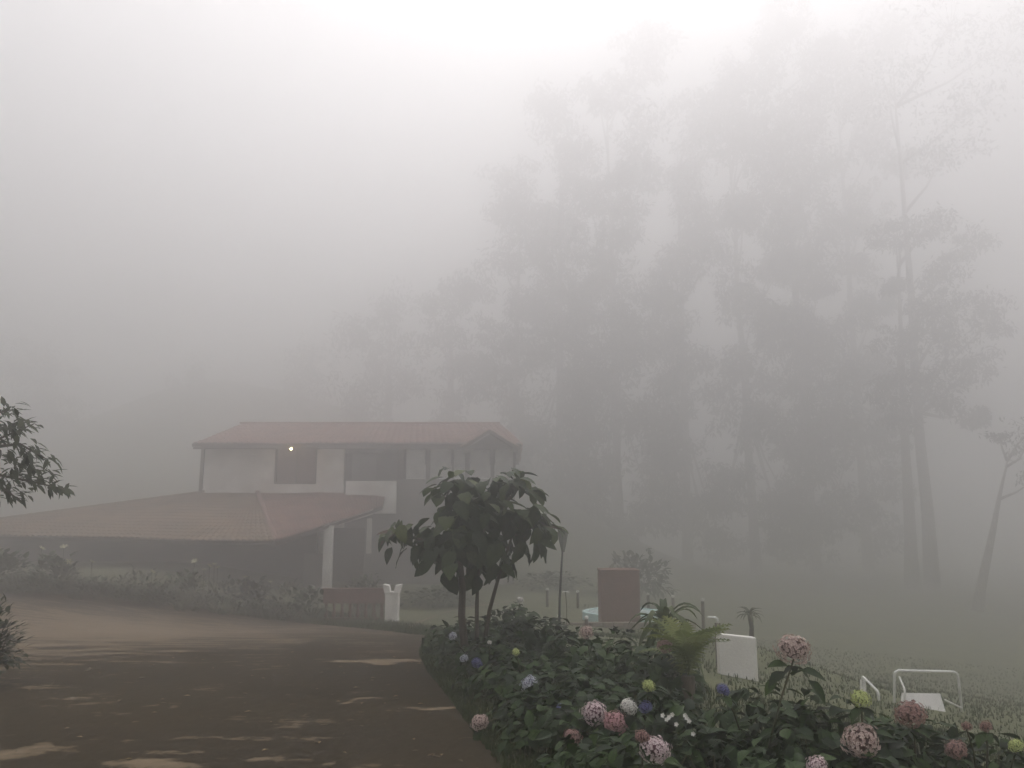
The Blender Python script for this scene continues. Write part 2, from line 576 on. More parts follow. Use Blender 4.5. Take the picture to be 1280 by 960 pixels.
def flower_mesh(name, material, core, r=1.0, n=200, flat=.82, seedv=0):
    rr = random.Random(seedv)
    b = MB()
    # inner core, dark petal tone painted in for shade between the florets
    b.lathe([(.02, -.6 * flat), (.4, -.5 * flat), (.76, -.1), (.74, .28), (.42, .66 * flat), (.02, .78 * flat)], 9, mi=1)
    for i in range(n):
        z = 1 - (i + .5) / n * 1.88
        a = i * 2.39996 + rr.uniform(-.15, .15)
        s_ = math.sqrt(max(0, 1 - z * z))
        nn = Vector((s_ * math.cos(a), s_ * math.sin(a), z)).normalized()
        q = rr.uniform(.82, 1.08) * (1 + .22 * mnoise.noise((nn.x * 1.7 + seedv, nn.y * 1.7, nn.z * 1.7)))
        c = Vector((nn.x * q, nn.y * q, nn.z * q * flat))
        nn = (nn + Vector((rr.uniform(-.25, .25), rr.uniform(-.25, .25), rr.uniform(-.2, .2)))).normalized()
        x = nn.orthogonal().normalized(); y = nn.cross(x); a0 = rr.uniform(0, 6.28)
        sz = rr.uniform(.095, .155)
        for k in range(4):
            aa = a0 + k * math.pi / 2
            d = x * math.cos(aa) + y * math.sin(aa); e = nn.cross(d)
            b.add([c, c + d * sz * .6 - e * sz * .55 + nn * .03, c + d * sz * 1.15 + nn * .01, c + d * sz * .6 + e * sz * .55 + nn * .03], [(0, 1, 2, 3)])
    me = b.mesh(name, [material, core], False)
    return me
FLOWERS = {}
def flower_data(kind):
    if kind not in FLOWERS:
        FLOWERS[kind] = flower_mesh('flower_head', M['petal_' + kind], M['core_' + kind], seedv=len(FLOWERS))
    return FLOWERS[kind]

# ------------------------------------------------------------------ hydrangea bed
BUSHES = [  # photo px of centre, top py, distance, radius, leaf size, shoots, label
    ('a', 585, 772, 11.0, .62, .14, 26, 'hydrangea bush under the small tree, leftmost beside the lawn'),
    ('b', 640, 754, 11.2, .60, .14, 24, 'rear hydrangea bush just right of the small tree trunks'),
    ('c', 612, 800, 9.2, .55, .13, 28, 'hydrangea bush with small blue and pale flower heads at the grass edge'),
    ('d', 684, 772, 9.6, .60, .14, 28, 'hydrangea bush in front of the slim lamp post'),
    ('e', 662, 822, 7.9, .62, .13, 34, 'hydrangea bush with one speckled bluish white flower head'),
    ('f', 742, 786, 8.6, .66, .13, 34, 'hydrangea bush in front of the red brown pillar with a faded pink head on top'),
    ('g', 730, 838, 6.7, .58, .13, 36, 'leafy hydrangea bush without open flowers in the middle of the bed'),
    ('h', 812, 800, 7.8, .50, .13, 26, 'hydrangea bush below the strap leaved plant with a dusky pink head'),
    ('i', 800, 856, 5.9, .52, .12, 34, 'hydrangea bush with white, blue and lime green flower heads'),
    ('j', 702, 893, 6.2, .48, .12, 30, 'hydrangea bush with a dusky pink and a rust red flower head'),
    ('k', 668, 905, 6.7, .32, .12, 22, 'low hydrangea bush with a faded whitish head touching the yard edge'),
    ('l', 800, 915, 4.75, .40, .12, 28, 'hydrangea bush with the large pink and white speckled ball at the bottom'),
    ('m', 895, 905, 4.9, .42, .12, 28, 'hydrangea bush with tiny white blossoms below the fern'),
    ('n', 950, 858, 5.3, .46, .12, 34, 'hydrangea bush with a violet blue head beside the white wall'),
    ('o', 1012, 868, 4.9, .40, .12, 30, 'hydrangea bush sending up one tall stem with a beige pink head'),
    ('p', 1075, 886, 4.8, .40, .12, 30, 'hydrangea bush with a large beige pink ball and a lime green head'),
    ('q', 1150, 900, 4.9, .42, .12, 30, 'hydrangea bush in front of the white tube frame with a dusky red head'),
    ('r', 1232, 915, 4.9, .44, .12, 30, 'rightmost hydrangea bush with a lime green head at the picture edge'),
    ('s', 985, 935, 4.2, .36, .12, 24, 'low dark hydrangea bush with a pinkish white head at the bottom edge'),
    ('t', 752, 962, 5.1, .42, .12, 22, 'dark low hydrangea bush at the bottom edge beside the grass strip'),
    ('u', 1130, 950, 4.2, .36, .12, 22, 'low hydrangea bush at the bottom edge right of the beige pink ball'),
]
fill_meshes = []
for vi in range(4):
    b = MB()
    for i in range(230):
        p, n = dome_point(1, 1, 1, random.uniform(.25, .88))
        d = (Vector((n.x, n.y, random.uniform(-.5, .5))) + Vector([random.uniform(-.6, .6) for _ in range(3)])).normalized()
        b.xf(random.choice(HYD), basis(p, d, n + Vector((0, 0, .8)), random.uniform(.17, .28)))
    fill_meshes.append(b.mesh('inner_foliage', M['leaf'], True))
bush = {}
for (key, px, py, d, r, ls, ns, lab) in BUSHES:
    top = P(px, py, d)
    base = Vector((top.x, d, H(top.x, d)))
    h = max(.35, top.z - base.z - .02)
    t = thing('hydrangea_bush', lab, 'bush', base, 'hydrangea bushes in the flower bed')
    bush[key] = (t, base, r, h)
    stem_bundle(9, r, h).build('stem', M['stem'], t, smooth=True)
    fo = link('inner_foliage', random.choice(fill_meshes), t)
    fo.scale = (r, r, h)
    fo.rotation_euler.z = random.uniform(0, 6.28)
    fo['kind'] = 'stuff'
    made = 0
    tries = 0
    while made < ns and tries < ns * 5:
        tries += 1
        p, n = dome_point(r, r, h, random.uniform(.86, 1.06))
        if n.y > .55 and random.random() < .8:      # fewer on the far side
            continue
        whorl((p, n), ls, HYD_ME, lambda M4: leaf_object(t, HYD_ME, M4))
        made += 1

HEADS = [  # px, py, width px, kind, bush, part label, distance offset
    (818, 937, 37, 'pink_white', 'l', 'large ball speckled pink and white'),
    (770, 903, 31, 'rose', 'i', 'flattened rose pink flower head'),
    (743, 891, 31, 'pink_white', 'j', 'round dusky pink and white flower head'),
    (716, 923, 26, 'rust', 'j', 'withered rust red flower head'),
    (786, 883, 21, 'white', 'i', 'small white flower head'),
    (807, 884, 17, 'blue', 'i', 'small blue flower head'),
    (811, 857, 16, 'lime', 'i', 'lime green young flower head'),
    (662, 855, 22, 'pale_blue', 'e', 'speckled bluish white flower head'),
    (645, 815, 10, 'lime', 'e', 'small lime green flower head'),
    (700, 884, 9, 'blue', 'g', 'tiny blue flower head'),
    (733, 790, 18, 'dusky', 'f', 'faded pink flower head'),
    (831, 807, 20, 'rust', 'h', 'dusky pink flower head'),
    (992, 812, 41, 'dusky', 'o', 'beige pink flower head on a tall stem'),
    (1076, 925, 44, 'dusky', 'p', 'large beige pink ball'),
    (1076, 873, 23, 'lime', 'p', 'lime green flower head'),
    (1138, 893, 37, 'rust', 'q', 'dusky red flower head'),
    (1195, 937, 26, 'rust', 'r', 'faded pinkish flower head'),
    (1270, 932, 18, 'lime', 'r', 'lime green flower head'),
    (1208, 908, 13, 'rust', 'r', 'small pink flower head on the left'),
    (1232, 908, 15, 'rust', 'r', 'small pink flower head on top'),
    (904, 862, 16, 'blue', 'n', 'violet blue flower head'),
    (1022, 958, 26, 'pink_white', 's', 'pinkish white flower head'),
    (600, 903, 22, 'dusky', 'k', 'faded whitish brown flower head'),
    (566, 795, 11, 'pale_blue', 'c', 'pale blue flower head on top'),
    (580, 823, 11, 'pale_blue', 'c', 'pale blue flower head'),
    (596, 829, 14, 'blue', 'c', 'blue flower head'),
    (612, 803, 6, 'white', 'c', 'tiny white flower head'),
    (650, 750, 11, 'white', 'b', 'whitish flower head'),
    (803, 921, 19, 'rust', 'l', 'withered rust brown flower head'),
]
for (px, py, wpx, kind, key, lab) in HEADS:
    t, base, r, h = bush[key]
    d = base.y - r * (1.02 if key not in 'bo' else .2)
    c = P(px, py, d)
    rad = wpx * .5 * d / FPX * .94
    fo = link('flower_head', flower_data(kind), t, c - base)
    fo.scale = (rad, rad, rad)
    fo.rotation_euler = (random.uniform(.2, .7), random.uniform(-.3, .3), random.uniform(0, 6.28))
    fo['label'] = lab
    # its stalk, back into the bush
    c_l = c - base
    inner = Vector((c_l.x * .5, c_l.y * .4, max(.1, c_l.z - .35)))
    if key == 'o':
        inner = Vector((P(965, 900, 4.7).x - base.x, -.1, h * .6))
    st = MB().tube([inner, (inner + c_l) / 2 + Vector((0, -.02, .02)), c_l - Vector((0, 0, rad * .5))], [.006, .006, .005], 5)
    st.build('flower_stalk', M['stem'], t, smooth=True)
    for k in range(5 if wpx > 14 else 3):
        a = k * 1.4 + random.random()
        dd = Vector((math.cos(a), math.sin(a), -.25))
        leaf_object(t, HYD_ME, basis(c_l - Vector((0, 0, rad * 1.0)), dd, (0, 0, 1), random.uniform(.07, .11) if wpx > 14 else .06))
# big leaves along the tall stem
t, base, r, h = bush['o']
for (px, py, dx, dz, s_) in [(985, 832, -.8, .1, .14), (1000, 838, .8, -.2, .15), (980, 840, -.9, -.3, .12), (1010, 850, .6, -.8, .16), (970, 850, -.7, -.5, .11), (990, 845, .1, .2, .12)]:
    leaf_object(t, HYD_ME, basis(P(px, py, base.y - .1) - base, (dx, -.3, dz), (0, -.4, 1), s_))
# tiny white blossoms
t, base, r, h = bush['m']
bl = MB()
for (px, py) in [(858, 897), (856, 894), (866, 917), (828, 894), (836, 896), (840, 893), (833, 899), (845, 905), (861, 901)]:
    c = P(px, py, base.y - r * .98) - base
    for k in range(5):
        a = k * 1.257
        q = Vector((math.cos(a) * .013, -.008, math.sin(a) * .013))
        s2 = Vector((-math.sin(a) * .006, 0, math.cos(a) * .006))
        bl.add([c, c + q * .6 + s2, c + q * 1.1, c + q * .6 - s2], [(0, 1, 2, 3)])
bl.build('blossom', M['petal_white'], t)

# ------------------------------------------------------------------ strap leaved plant and fern
def strap_leaf(L, wd, rise, fall, rows=7):
    v, f = [], []
    for i in range(rows + 1):
        t = i / rows
        x = wd * .5 * (1 - t) ** .45 * (.55 + .45 * min(1, t * 4))
        y = L * (t - .12 * t * t)
        z = rise * t - fall * t * t
        v += [(-x, y, z + x * .5), (0, y, z), (x, y, z + x * .5)]
    for i in range(rows):
        a = i * 3
        f += [(a, a + 1, a + 4, a + 3), (a + 1, a + 2, a + 5, a + 4)]
    return v, f
p = P(832, 778, 8.3)
base = Vector((p.x, 8.3, H(p.x, 8.3)))
ht = p.z - base.z
t = thing('strap_leaved_plant', 'dracaena like plant with arching strap leaves rising behind the hydrangeas', 'plant', base)
MB().tube([(0, 0, -.05), (.02, 0, ht * .5), (0, 0, ht)], [.035, .03, .025], 7).build('stem', M['bark'], t, smooth=True)
SM = [MB().add(*strap_leaf(0.49, 0.099, 0.35, 0.50)).mesh('strap_leaf', M['strap'], True),
      MB().add(*strap_leaf(0.44, 0.091, 0.62, 0.55)).mesh('strap_leaf', M['strap'], True),
      MB().add(*strap_leaf(0.52, 0.099, 0.15, 0.62)).mesh('strap_leaf', M['strap'], True)]
for k in range(30):
    o = link('leaf', SM[k % 3], t, (0, 0, ht - .12 * random.random()))
    o.rotation_euler = (random.uniform(-.2, .25), random.uniform(-.15, .15), k * 2.4)
    o.scale = (1, random.uniform(.7, 1.1), 1)

def frond(L):
    b = MB()
    n = 16
    for i in range(n):
        t = (i + .5) / n
        c = Vector((0, L * (t - .15 * t * t), L * (.75 * t - .8 * t * t)))
        w_ = L * .22 * math.sin(math.pi * (t * .85 + .12)) ** .8
        for s_ in (-1, 1):
            b.add([c - Vector((0, .012, 0)), c + Vector((s_ * w_ * .5, .015, -.0)), c + Vector((s_ * w_, .035, -.03)), c + Vector((s_ * w_ * .5, .032, 0)), c + Vector((0, .016, 0))], [(0, 1, 2, 3, 4)])
    b.tube([(0, L * (t - .15 * t * t), L * (.75 * t - .8 * t * t)) for t in (0, .25, .5, .75, 1)], [.005, .004, .004, .003, .002], 4)
    return b.mesh('frond', M['fern'], False)
FR = [frond(.68), frond(.56)]
p = P(862, 896, 7.3)
fbase = Vector((p.x, 7.3, H(p.x, 7.3)))
t = thing('fern', 'yellow green fern with feathery fronds left of the white wall', 'fern', fbase)
MB().lathe([(.05, 0), (.06, .3), (.05, max(.3, p.z - fbase.z - .1))], 8).build('stem', M['bark'], t, smooth=True)
for k in range(18):
    o = link('frond', FR[k % 2], t, (0, 0, max(.3, p.z - fbase.z - .12)))
    o.rotation_euler = (random.uniform(.35, 1.15), 0, k * 2.4)

# ------------------------------------------------------------------ small broad leaved tree
TD = 9.6
tb = P(585, 800, TD)
tbase = Vector((tb.x, TD, H(tb.x, TD)))
tree = thing('small_tree', 'small tree with large drooping dark green leaves at the end of the flower bed', 'tree', tbase)
def rel(px, py, d=TD):
    return P(px, py, d) - tbase
tk = MB()
tk.tube([(0.0, 0, -.1), rel(577, 770), rel(578, 735), rel(574, 690), rel(560, 650)], [.05, .045, .04, .032, .02], 9)
tk.build('trunk', M['bark'], tree, smooth=True)
limbs = [[(.10, .05, -.05), rel(596, 760, TD + .1), rel(597, 730, TD + .1), rel(602, 680, TD), rel(612, 630, TD)],
         [(.14, .05, -.05), rel(612, 762, TD + .1), rel(625, 715, TD), rel(640, 670, TD), rel(665, 640, TD - .1)],
         [rel(577, 700), rel(550, 680, TD - .1), rel(515, 672, TD - .2), rel(490, 668, TD - .2)],
         [rel(574, 690), rel(570, 640, TD + .2), rel(548, 612, TD + .2)],
         [rel(612, 650), rel(640, 620, TD + .2), rel(650, 604, TD + .1)],
         [rel(640, 670), rel(672, 655, TD), rel(690, 660, TD)]]
for l in limbs:
    n_ = len(l)
    MB().tube(l, [.03 - .022 * i / (n_ - 1) for i in range(n_)], 7).build('branch', M['bark'], tree, smooth=True)
BR_ME = [shape_mesh('broad_leaf', s_, M['leaf2']) for s_ in BROAD]
BR_YOUNG_LIT = [shape_mesh('young_lit_leaf', s_, M['leaf_young_lit']) for s_ in BROAD]
BR_RED = [shape_mesh('reddish_leaf', s_, M['leaf_red']) for s_ in BROAD[2:]]
# leaf tufts: px, py, spread px, count, leaf length
TUFTS = [(570, 605, 22, 9, .2), (548, 620, 18, 8, .2), (600, 612, 22, 10, .2), (632, 606, 22, 9, .2), (650, 600, 10, 4, .2), (662, 625, 16, 8, .2),
         (590, 640, 30, 14, .24), (560, 650, 26, 13, .25), (625, 640, 28, 14, .24), (655, 650, 24, 11, .23),
         (490, 668, 14, 8, .17), (515, 668, 20, 13, .2), (540, 675, 20, 12, .24), (520, 690, 18, 9, .22),
         (575, 685, 32, 15, .27), (605, 690, 26, 12, .27), (640, 690, 20, 10, .26), (675, 660, 18, 12, .2), (688, 668, 12, 8, .2), (670, 685, 12, 6, .22),
         (560, 708, 18, 7, .27), (595, 715, 18, 6, .26), (622, 706, 14, 5, .25), (545, 695, 12, 5, .24)]
for (px, py, sp, n_, ll) in TUFTS:
    for k in range(int(n_ * 1.3)):
        dd = random.uniform(-.42, .42)
        c = rel(px + random.gauss(0, sp * .5), py + random.gauss(0, sp * .35) - 8, TD + dd)
        out = Vector((c.x + .05, c.y, 0))
        out = out.normalized() if out.length > .01 else Vector((1, 0, 0))
        a = random.uniform(0, 6.28)
        hd = (out * .6 + Vector((math.cos(a), math.sin(a), 0)) * .7)
        low = sstep(622, 715, py)
        d3 = Vector((hd.x, hd.y, random.uniform(.1, -.5) * (1 - low) + random.uniform(-1.9, -.35) * low))
        up = Vector((out.x * low * 1.3 + random.uniform(-.25, .25), out.y * low * 1.3 - .35 * low, 1 - .7 * low))
        s_ = ll * random.uniform(.8, 1.2)
        me = BR_ME
        if (py < 655 and random.random() < .4) or (px in (490, 515, 675, 688) and random.random() < .55):  # paler leaves: young growth, and light on the crown top put into colour
            me = BR_YOUNG_LIT
        leaf_object(tree, me, basis(c, d3, up, s_))
inner = MB()
for (px, py, sx, sz, n_) in [(590, 640, .40, .2, 90), (588, 682, .36, .2, 80), (545, 682, .26, .15, 26), (640, 655, .24, .18, 36), (575, 615, .26, .08, 20), (630, 612, .25, .07, 16)]:
    for k in range(n_):
        v3 = Vector((random.gauss(0, 1), random.gauss(0, 1), random.gauss(0, 1))).normalized() * random.random() ** .45
        c = rel(px, py) + Vector((v3.x * sx, v3.y * .4, v3.z * sz + .1))
        inner.xf(random.choice(BROAD), basis(c, (random.uniform(-.7, .7), random.uniform(-.7, .7), random.uniform(-1.6, -.1)), (v3.x, v3.y - .5, .6), random.uniform(.17, .26)))
inner.build('inner_foliage', M['leaf2'], tree, smooth=True)['kind'] = 'stuff'
for (px, py, dx, dz, me) in [(492, 666, -1, .05, BR_RED), (492, 668, -.8, -.5, BR_RED), (483, 670, -.6, -1, BR_ME), (490, 684, -.5, -1, BR_ME), (650, 598, 1, -.2, BR_ME), (668, 632, 1, -.25, BR_ME), (660, 612, .8, -.4, BR_ME), (686, 660, .9, .0, BR_RED)]:
    leaf_object(tree, me, basis(rel(px, py, TD - .3), (dx, -.25, dz), (0, -.3, 1), .2))

# ------------------------------------------------------------------ left edge: overhanging tree and shrub
SL_ME = [shape_mesh('slim_leaf', s_, M['leaf3']) for s_ in SLIM]
LD = 6.2
lb = P(-190, 700, LD)
lbase = Vector((lb.x, LD, H(lb.x, LD)))
lt = thing('overhanging_tree', 'tree at the left picture edge with a leafy branch reaching over the yard', 'tree', lbase)
def relL(px, py, d=LD):
    return P(px, py, d) - lbase
MB().tube([(0, 0, -.1), relL(-195, 640), relL(-180, 560), relL(-150, 490), relL(-140, 400)], [.11, .09, .08, .06, .03], 9).build('trunk', M['bark'], lt, smooth=True)
brs = [[relL(-180, 560), relL(-90, 575), relL(-20, 590), relL(30, 600), relL(84, 612)],
       [relL(-150, 490), relL(-70, 520), relL(0, 548), relL(42, 530)],
       [relL(-90, 575), relL(-20, 560), relL(25, 555), relL(60, 575)],
       [relL(-70, 520), relL(-20, 520), relL(15, 512)],
       [relL(-20, 590), relL(5, 612), relL(20, 622)]]
for l in brs:
    n_ = len(l)
    MB().tube(l, [.022 - .018 * i / (n_ - 1) for i in range(n_)], 6).build('branch', M['bark'], lt, smooth=True)
CL = [(10, 512, 18, 9, 16), (20, 530, 22, 9, 22), (0, 535, 20, 12, 20), (5, 560, 26, 14, 24), (30, 580, 26, 12, 30), (5, 595, 28, 14, 34), (40, 596, 22, 12, 26), (15, 618, 22, 9, 20), (58, 575, 8, 6, 6), (60, 592, 8, 5, 6), (70, 607, 12, 5, 14), (78, 611, 7, 3, 8), (40, 560, 12, 9, 14), (30, 530, 14, 5, 10),
      (-40, 520, 40, 25, 30), (-50, 580, 40, 30, 30)]
for (px, py, sx, sy, n_) in CL:
    for k in range(int(n_ * 1.5)):
        c = relL(px + random.gauss(0, sx * .55), py + random.gauss(0, sy * .55), LD + random.uniform(-.25, .35))
        leaf_object(lt, SL_ME, basis(c, (random.uniform(-.2, 1.2), random.uniform(-.7, .7), random.uniform(-.7, .4)), (random.uniform(-.3, .3), -.2, 1), random.uniform(.075, .12)))

q = G(-16, 858)
sh = thing('dark_shrub', 'dark little shrub on the yard at the left picture edge', 'shrub', q)
stem_bundle(8, .32, .8).build('stem', M['bark'], sh, smooth=True)
sf = MB()
for k in range(500):
    p, n = dome_point(.30, .30, .80, random.uniform(.2, .95))
    sf.xf(HYD[k % 4], basis(p, n + Vector((random.uniform(-.5, .5), random.uniform(-.5, .5), random.uniform(-.3, .5))), (0, 0, 1), random.uniform(.06, .1)))
sf.build('inner_foliage', M['leaf2'], sh, smooth=True)['kind'] = 'stuff'
for k in range(230):
    p, n = dome_point(.33, .33, .80, random.uniform(.3, 1.05))
    p.z *= 1.0
    leaf_object(sh, SL_ME, basis(p, n + Vector((random.uniform(-.5, .5), random.uniform(-.5, .5), random.uniform(-.3, .5))), (0, 0, 1), random.uniform(.07, .11)))

# ------------------------------------------------------------------ house
house = thing('house', 'white two storey house with red tile roofs fading into the fog', 'house', (-9, 40, H(-9, 38)))
hb = house.location.copy()
def hp(px, py, d):
    return P(px, py, d) - hb
GZ = H(-6, 38) - hb.z - .1
def wall_box(mb, px0, px1, py0, py1, d0, d1, mi=0, base=False):
    ym = py0 if base else (py0 + py1) / 2
    a = hp(px0, py1, d0); b = hp(px1, py0, d0)
    a.x = hp(px0, ym, d0).x; b.x = hp(px1, ym, d0).x
    mb.box(a.x, b.x, d0 - hb.y, d1 - hb.y, GZ if base else a.z, b.z, mi)
def roof_slope(name, e0, e1, t1, t0, material, waves, rows, thick=.13, amp=.035):
    """clay tile slope with rounded channels and stepped courses; e0-e1 the eave, t0-t1 the top"""
    mb = MB()
    e0, e1, t1, t0 = map(Vector, (e0, e1, t1, t0))
    nrm = (e1 - e0).cross(t0 - e0).normalized()
    if nrm.z < 0: nrm = -nrm
    nc = waves * 4
    vs = []
    for j in range(rows * 2):
        t = ((j + 1) // 2) / rows
        lift = .03 if j % 2 == 0 else 0.0
        for i in range(nc + 1):
            s_ = i / nc
            p = e0.lerp(e1, s_).lerp(t0.lerp(t1, s_), t)
            jit = .02 * mnoise.noise((p.x * 3, p.y * 3, p.z * 3)) + .05 * mnoise.noise((p.x * .5, p.y * .5, 1.7))
            ph = abs(math.sin(math.pi * i / 4)) if True else 0
            vs.append(p + nrm * (amp * ph * 2 + lift + jit))
    n1 = nc + 1
    mb.add(vs, [(j * n1 + i, j * n1 + i + 1, (j + 1) * n1 + i + 1, (j + 1) * n1 + i) for j in range(rows * 2 - 1) for i in range(nc)])
    lo = [p - nrm * thick for p in (e0, e1, t1, t0)]
    hi = [p - nrm * .002 for p in (e0, e1, t1, t0)]
    mb.add(lo + hi, [(3, 2, 1, 0), (0, 1, 5, 4), (1, 2, 6, 5), (2, 3, 7, 6), (3, 0, 4, 7)], 1)
    return mb.build(name, [material, M['wood_dark']], house)

# upper storey
wl = MB()
wall_box(wl, 257, 345, 556, 0, 39.000, 39.250, base=True)
wall_box(wl, 397, 431, 556, 0, 39.000, 39.250, base=True)
a = hp(345, 605, 39); b = hp(397, 556, 39); a.x = hp(345, 556, 39).x
wl.box(a.x, b.x, 39 - hb.y, 39.374 - hb.y, GZ, a.z)
b2 = hp(431, 556, 39)
a2 = hp(257, 556, 39)
wl.box(a2.x, a2.x + .25, 39.374 - hb.y, 49.5 - hb.y, GZ, a2.z)                  # left side
wl.box(a2.x, -.1 - hb.x, 49.126 - hb.y, 49.5 - hb.y, GZ, hp(0, 640, 39).z)     # rear, up to the gallery sill
wl.box(a2.x, hp(500, 580, 39).x, 49.14 - hb.y, 49.486 - hb.y, hp(0, 640, 39).z, a2.z)
wl.build('wall', M['plaster'], house)
wn = MB()
wn.box(a.x + .06, b.x - .06, 39.18 - hb.y, 39.256 - hb.y, a.z + .06, b.z)
shut = wn.build('shutter', M['wood_red'], house)
fr = MB()
fr.box(a.x, a.x + .06, 38.97 - hb.y, 39.3 - hb.y, a.z, b.z)
fr.box(b.x - .06, b.x, 38.97 - hb.y, 39.3 - hb.y, a.z, b.z)
fr.box(a.x + .06, b.x - .06, 38.97 - hb.y, 39.3 - hb.y, a.z, a.z + .06)
mx_ = (a.x + b.x) / 2
fr.box(mx_ - .03, mx_ + .03, 39.074 - hb.y, 39.178 - hb.y, a.z + .06, b.z)
fr.build('frame', M['wood_dark'], shut)
# corner post and drain at the left end
MB().box(a2.x - .14, a2.x - .02, 38.85 - hb.y, 39.15 - hb.y, GZ, a2.z).build('corner_post', M['wood_dark'], house)
# recessed veranda with white parapet
vr = MB()
wall_box(vr, 431, 507, 556, 640, 42.300, 42.500)
vr.build('veranda_wall', M['wood_dark'], house)
vf = MB()
q0 = hp(431, 640, 39); q1 = hp(507, 640, 39)
vf.box(q0.x, q1.x + .2, 39 - hb.y, 42.3 - hb.y, q0.z - .2, q0.z)
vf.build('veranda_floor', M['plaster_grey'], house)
pp = MB()
wall_box(pp, 431.5, 495, 601, 642, 38.550, 38.750)
pp.build('parapet', M['plaster'], house, bevel=.015)
pw = MB()
wall_box(pw, 440, 470, 563, 600, 42.210, 42.260)
pw.build('veranda_window', M['plaster_grey'], house)
MB().box(hp(497, 580, 39).x, hp(505, 580, 39).x, 38.926 - hb.y, 39.3 - hb.y, hp(0, 598, 39).z, hp(0, 560, 39).z).build('post', M['wood_dark'], house)
# gallery with posts
gw = MB()
wall_box(gw, 431, 643, 642.5 , 0, 39.090, 39.330, base=True)
wall_box(gw, 497, 643, 599, 642, 39.090, 39.330)
gxr = hp(643, 580, 39).x
gw.box(gxr - .24, gxr, 39.45 - hb.y, 49.05 - hb.y, GZ, hp(0, 599, 39).z)
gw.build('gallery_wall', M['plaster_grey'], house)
gf = MB()
gf.box(hp(507, 580, 39).x + .25, gxr - .25, 39.45 - hb.y, 49.05 - hb.y, hp(0, 640, 39).z - .2, hp(0, 640, 39).z)
gf.build('gallery_floor', M['wood_dark'], house)
zt, zb = hp(0, 560, 39).z, hp(0, 599, 39).z
for px, wpx in [(534.5, 5), (566, 3), (584, 6), (615.5, 5), (643, 3)]:
    x = hp(px, 580, 39).x; wd = wpx * .0198
    MB().box(x - wd, x + wd, 39.12 - hb.y, 39.374 - hb.y, zb, zt).build('post', M['wood_dark'], house)
for x0_, x1_ in [(508, 531), (538, 564), (568, 581), (588, 612), (619, 641)]:
    A_, B_ = hp(x0_, 580, 39.3), hp(x1_, 580, 39.3)
    MB().box(A_.x, B_.x, 39.28 - hb.y, 39.31 - hb.y, zb + .06, zt - .05).build('fog_light_panel', M['panel_white'], house)  # pale colour stands in for fog light showing in the openings
for x in np.linspace(hp(520, 580, 39).x, gxr, 3):
    MB().box(x - .06, x + .06, 48.75 - hb.y, 48.93 - hb.y, zb - .8, zt).build('post', M['wood_dark'], house)
MB().box(hp(431, 580, 39).x, gxr + .1, 39.074 - hb.y, 39.42 - hb.y, zt, zt + .13).build('beam', M['wood_dark'], house)
# upper roof
E0, E1 = hp(240, 555, 37.95), hp(600, 557, 37.95)
E1.z = E0.z
T0, T1 = hp(300, 531, 44.25), hp(624, 527, 44.25)
T1.z = T0.z
BE0, BE1 = Vector((E0.x, 50.55 - hb.y, E0.z)), Vector((hp(652, 580, 37.95).x, 50.55 - hb.y, E0.z))
E1r = Vector((BE1.x, E0.y, E0.z))
roof_slope('roof', E0, E1r, T1, T0, M['tile'], 50, 11)
roof_slope('roof', BE1, BE0, T0, T1, M['tile'], 40, 8)
roof_slope('roof', BE0, E0, T0, T0 + Vector((.001, .01, 0)), M['tile'], 30, 8)
roof_slope('roof', E1r, BE1, T1 + Vector((.001, .01, 0)), T1, M['tile'], 30, 8)
MB().box(E0.x + .3, E1r.x - .3, E0.y + .35, 49.95 - hb.y, E0.z - .10, E0.z - .06).build('ceiling', M['wood_dark'], house)
MB().box(E0.x + .06, E1r.x - .05, E0.y + .02, E0.y + .08, E0.z - .24, E0.z - .135).build('fascia', M['wood_dark'], house)
# projecting gable at the right end
gl, gr_ = hp(576, 559, 36.9), hp(648, 559, 36.9)
ga = hp(612, 537, 36.9)
gr_.z = gl.z
gbk = 43.8 - hb.y
gm = MB()
gy0 = 37.5 - hb.y
gm.add([(gl.x + .1, gy0, gl.z), (gr_.x - .1, gy0, gl.z), (ga.x, gy0, ga.z - .06), (gl.x + .1, gy0 + .1, gl.z), (gr_.x - .1, gy0 + .1, gl.z), (ga.x, gy0 + .1, ga.z - .06)],
       [(0, 1, 2), (5, 4, 3), (0, 3, 4, 1), (1, 4, 5, 2), (2, 5, 3, 0)])
gm.build('gable', M['wood_dark'], house)
ab = Vector((ga.x, gbk, ga.z)); 
roof_slope('gable_roof', (gl.x, gbk, gl.z), gl, ga, ab, M['tile_old'], 16, 4)
roof_slope('gable_roof', gr_, (gr_.x, gbk, gr_.z), ab, ga, M['tile_old'], 16, 4)
# ridge caps
def caps(a, b, n_, rad=.11, name='ridge_tile', mt=None, skip=0):
    a, b = Vector(a), Vector(b)
    sh_ = MB()
    vs, fs = [], []
    L_ = (b - a).length / n_ * 1.08
    for i in range(2):
        for k in range(7):
            an = math.pi * k / 6
            vs.append((math.cos(an) * rad * (1 + .12 * i), L_ * i, math.sin(an) * rad * (1 + .12 * i)))
    fs = [(k, k + 1, 8 + k, 7 + k) for k in range(6)]
    me = sh_.add(vs, fs).mesh(name, mt or M['tile'])
    for k in range(n_):
        o = link(name, me, house)
        o.matrix_local = basis(a.lerp(b, k / n_) + Vector((0, 0, .05)), b - a, (0, 0, 1))
caps(T0, T1, 26)
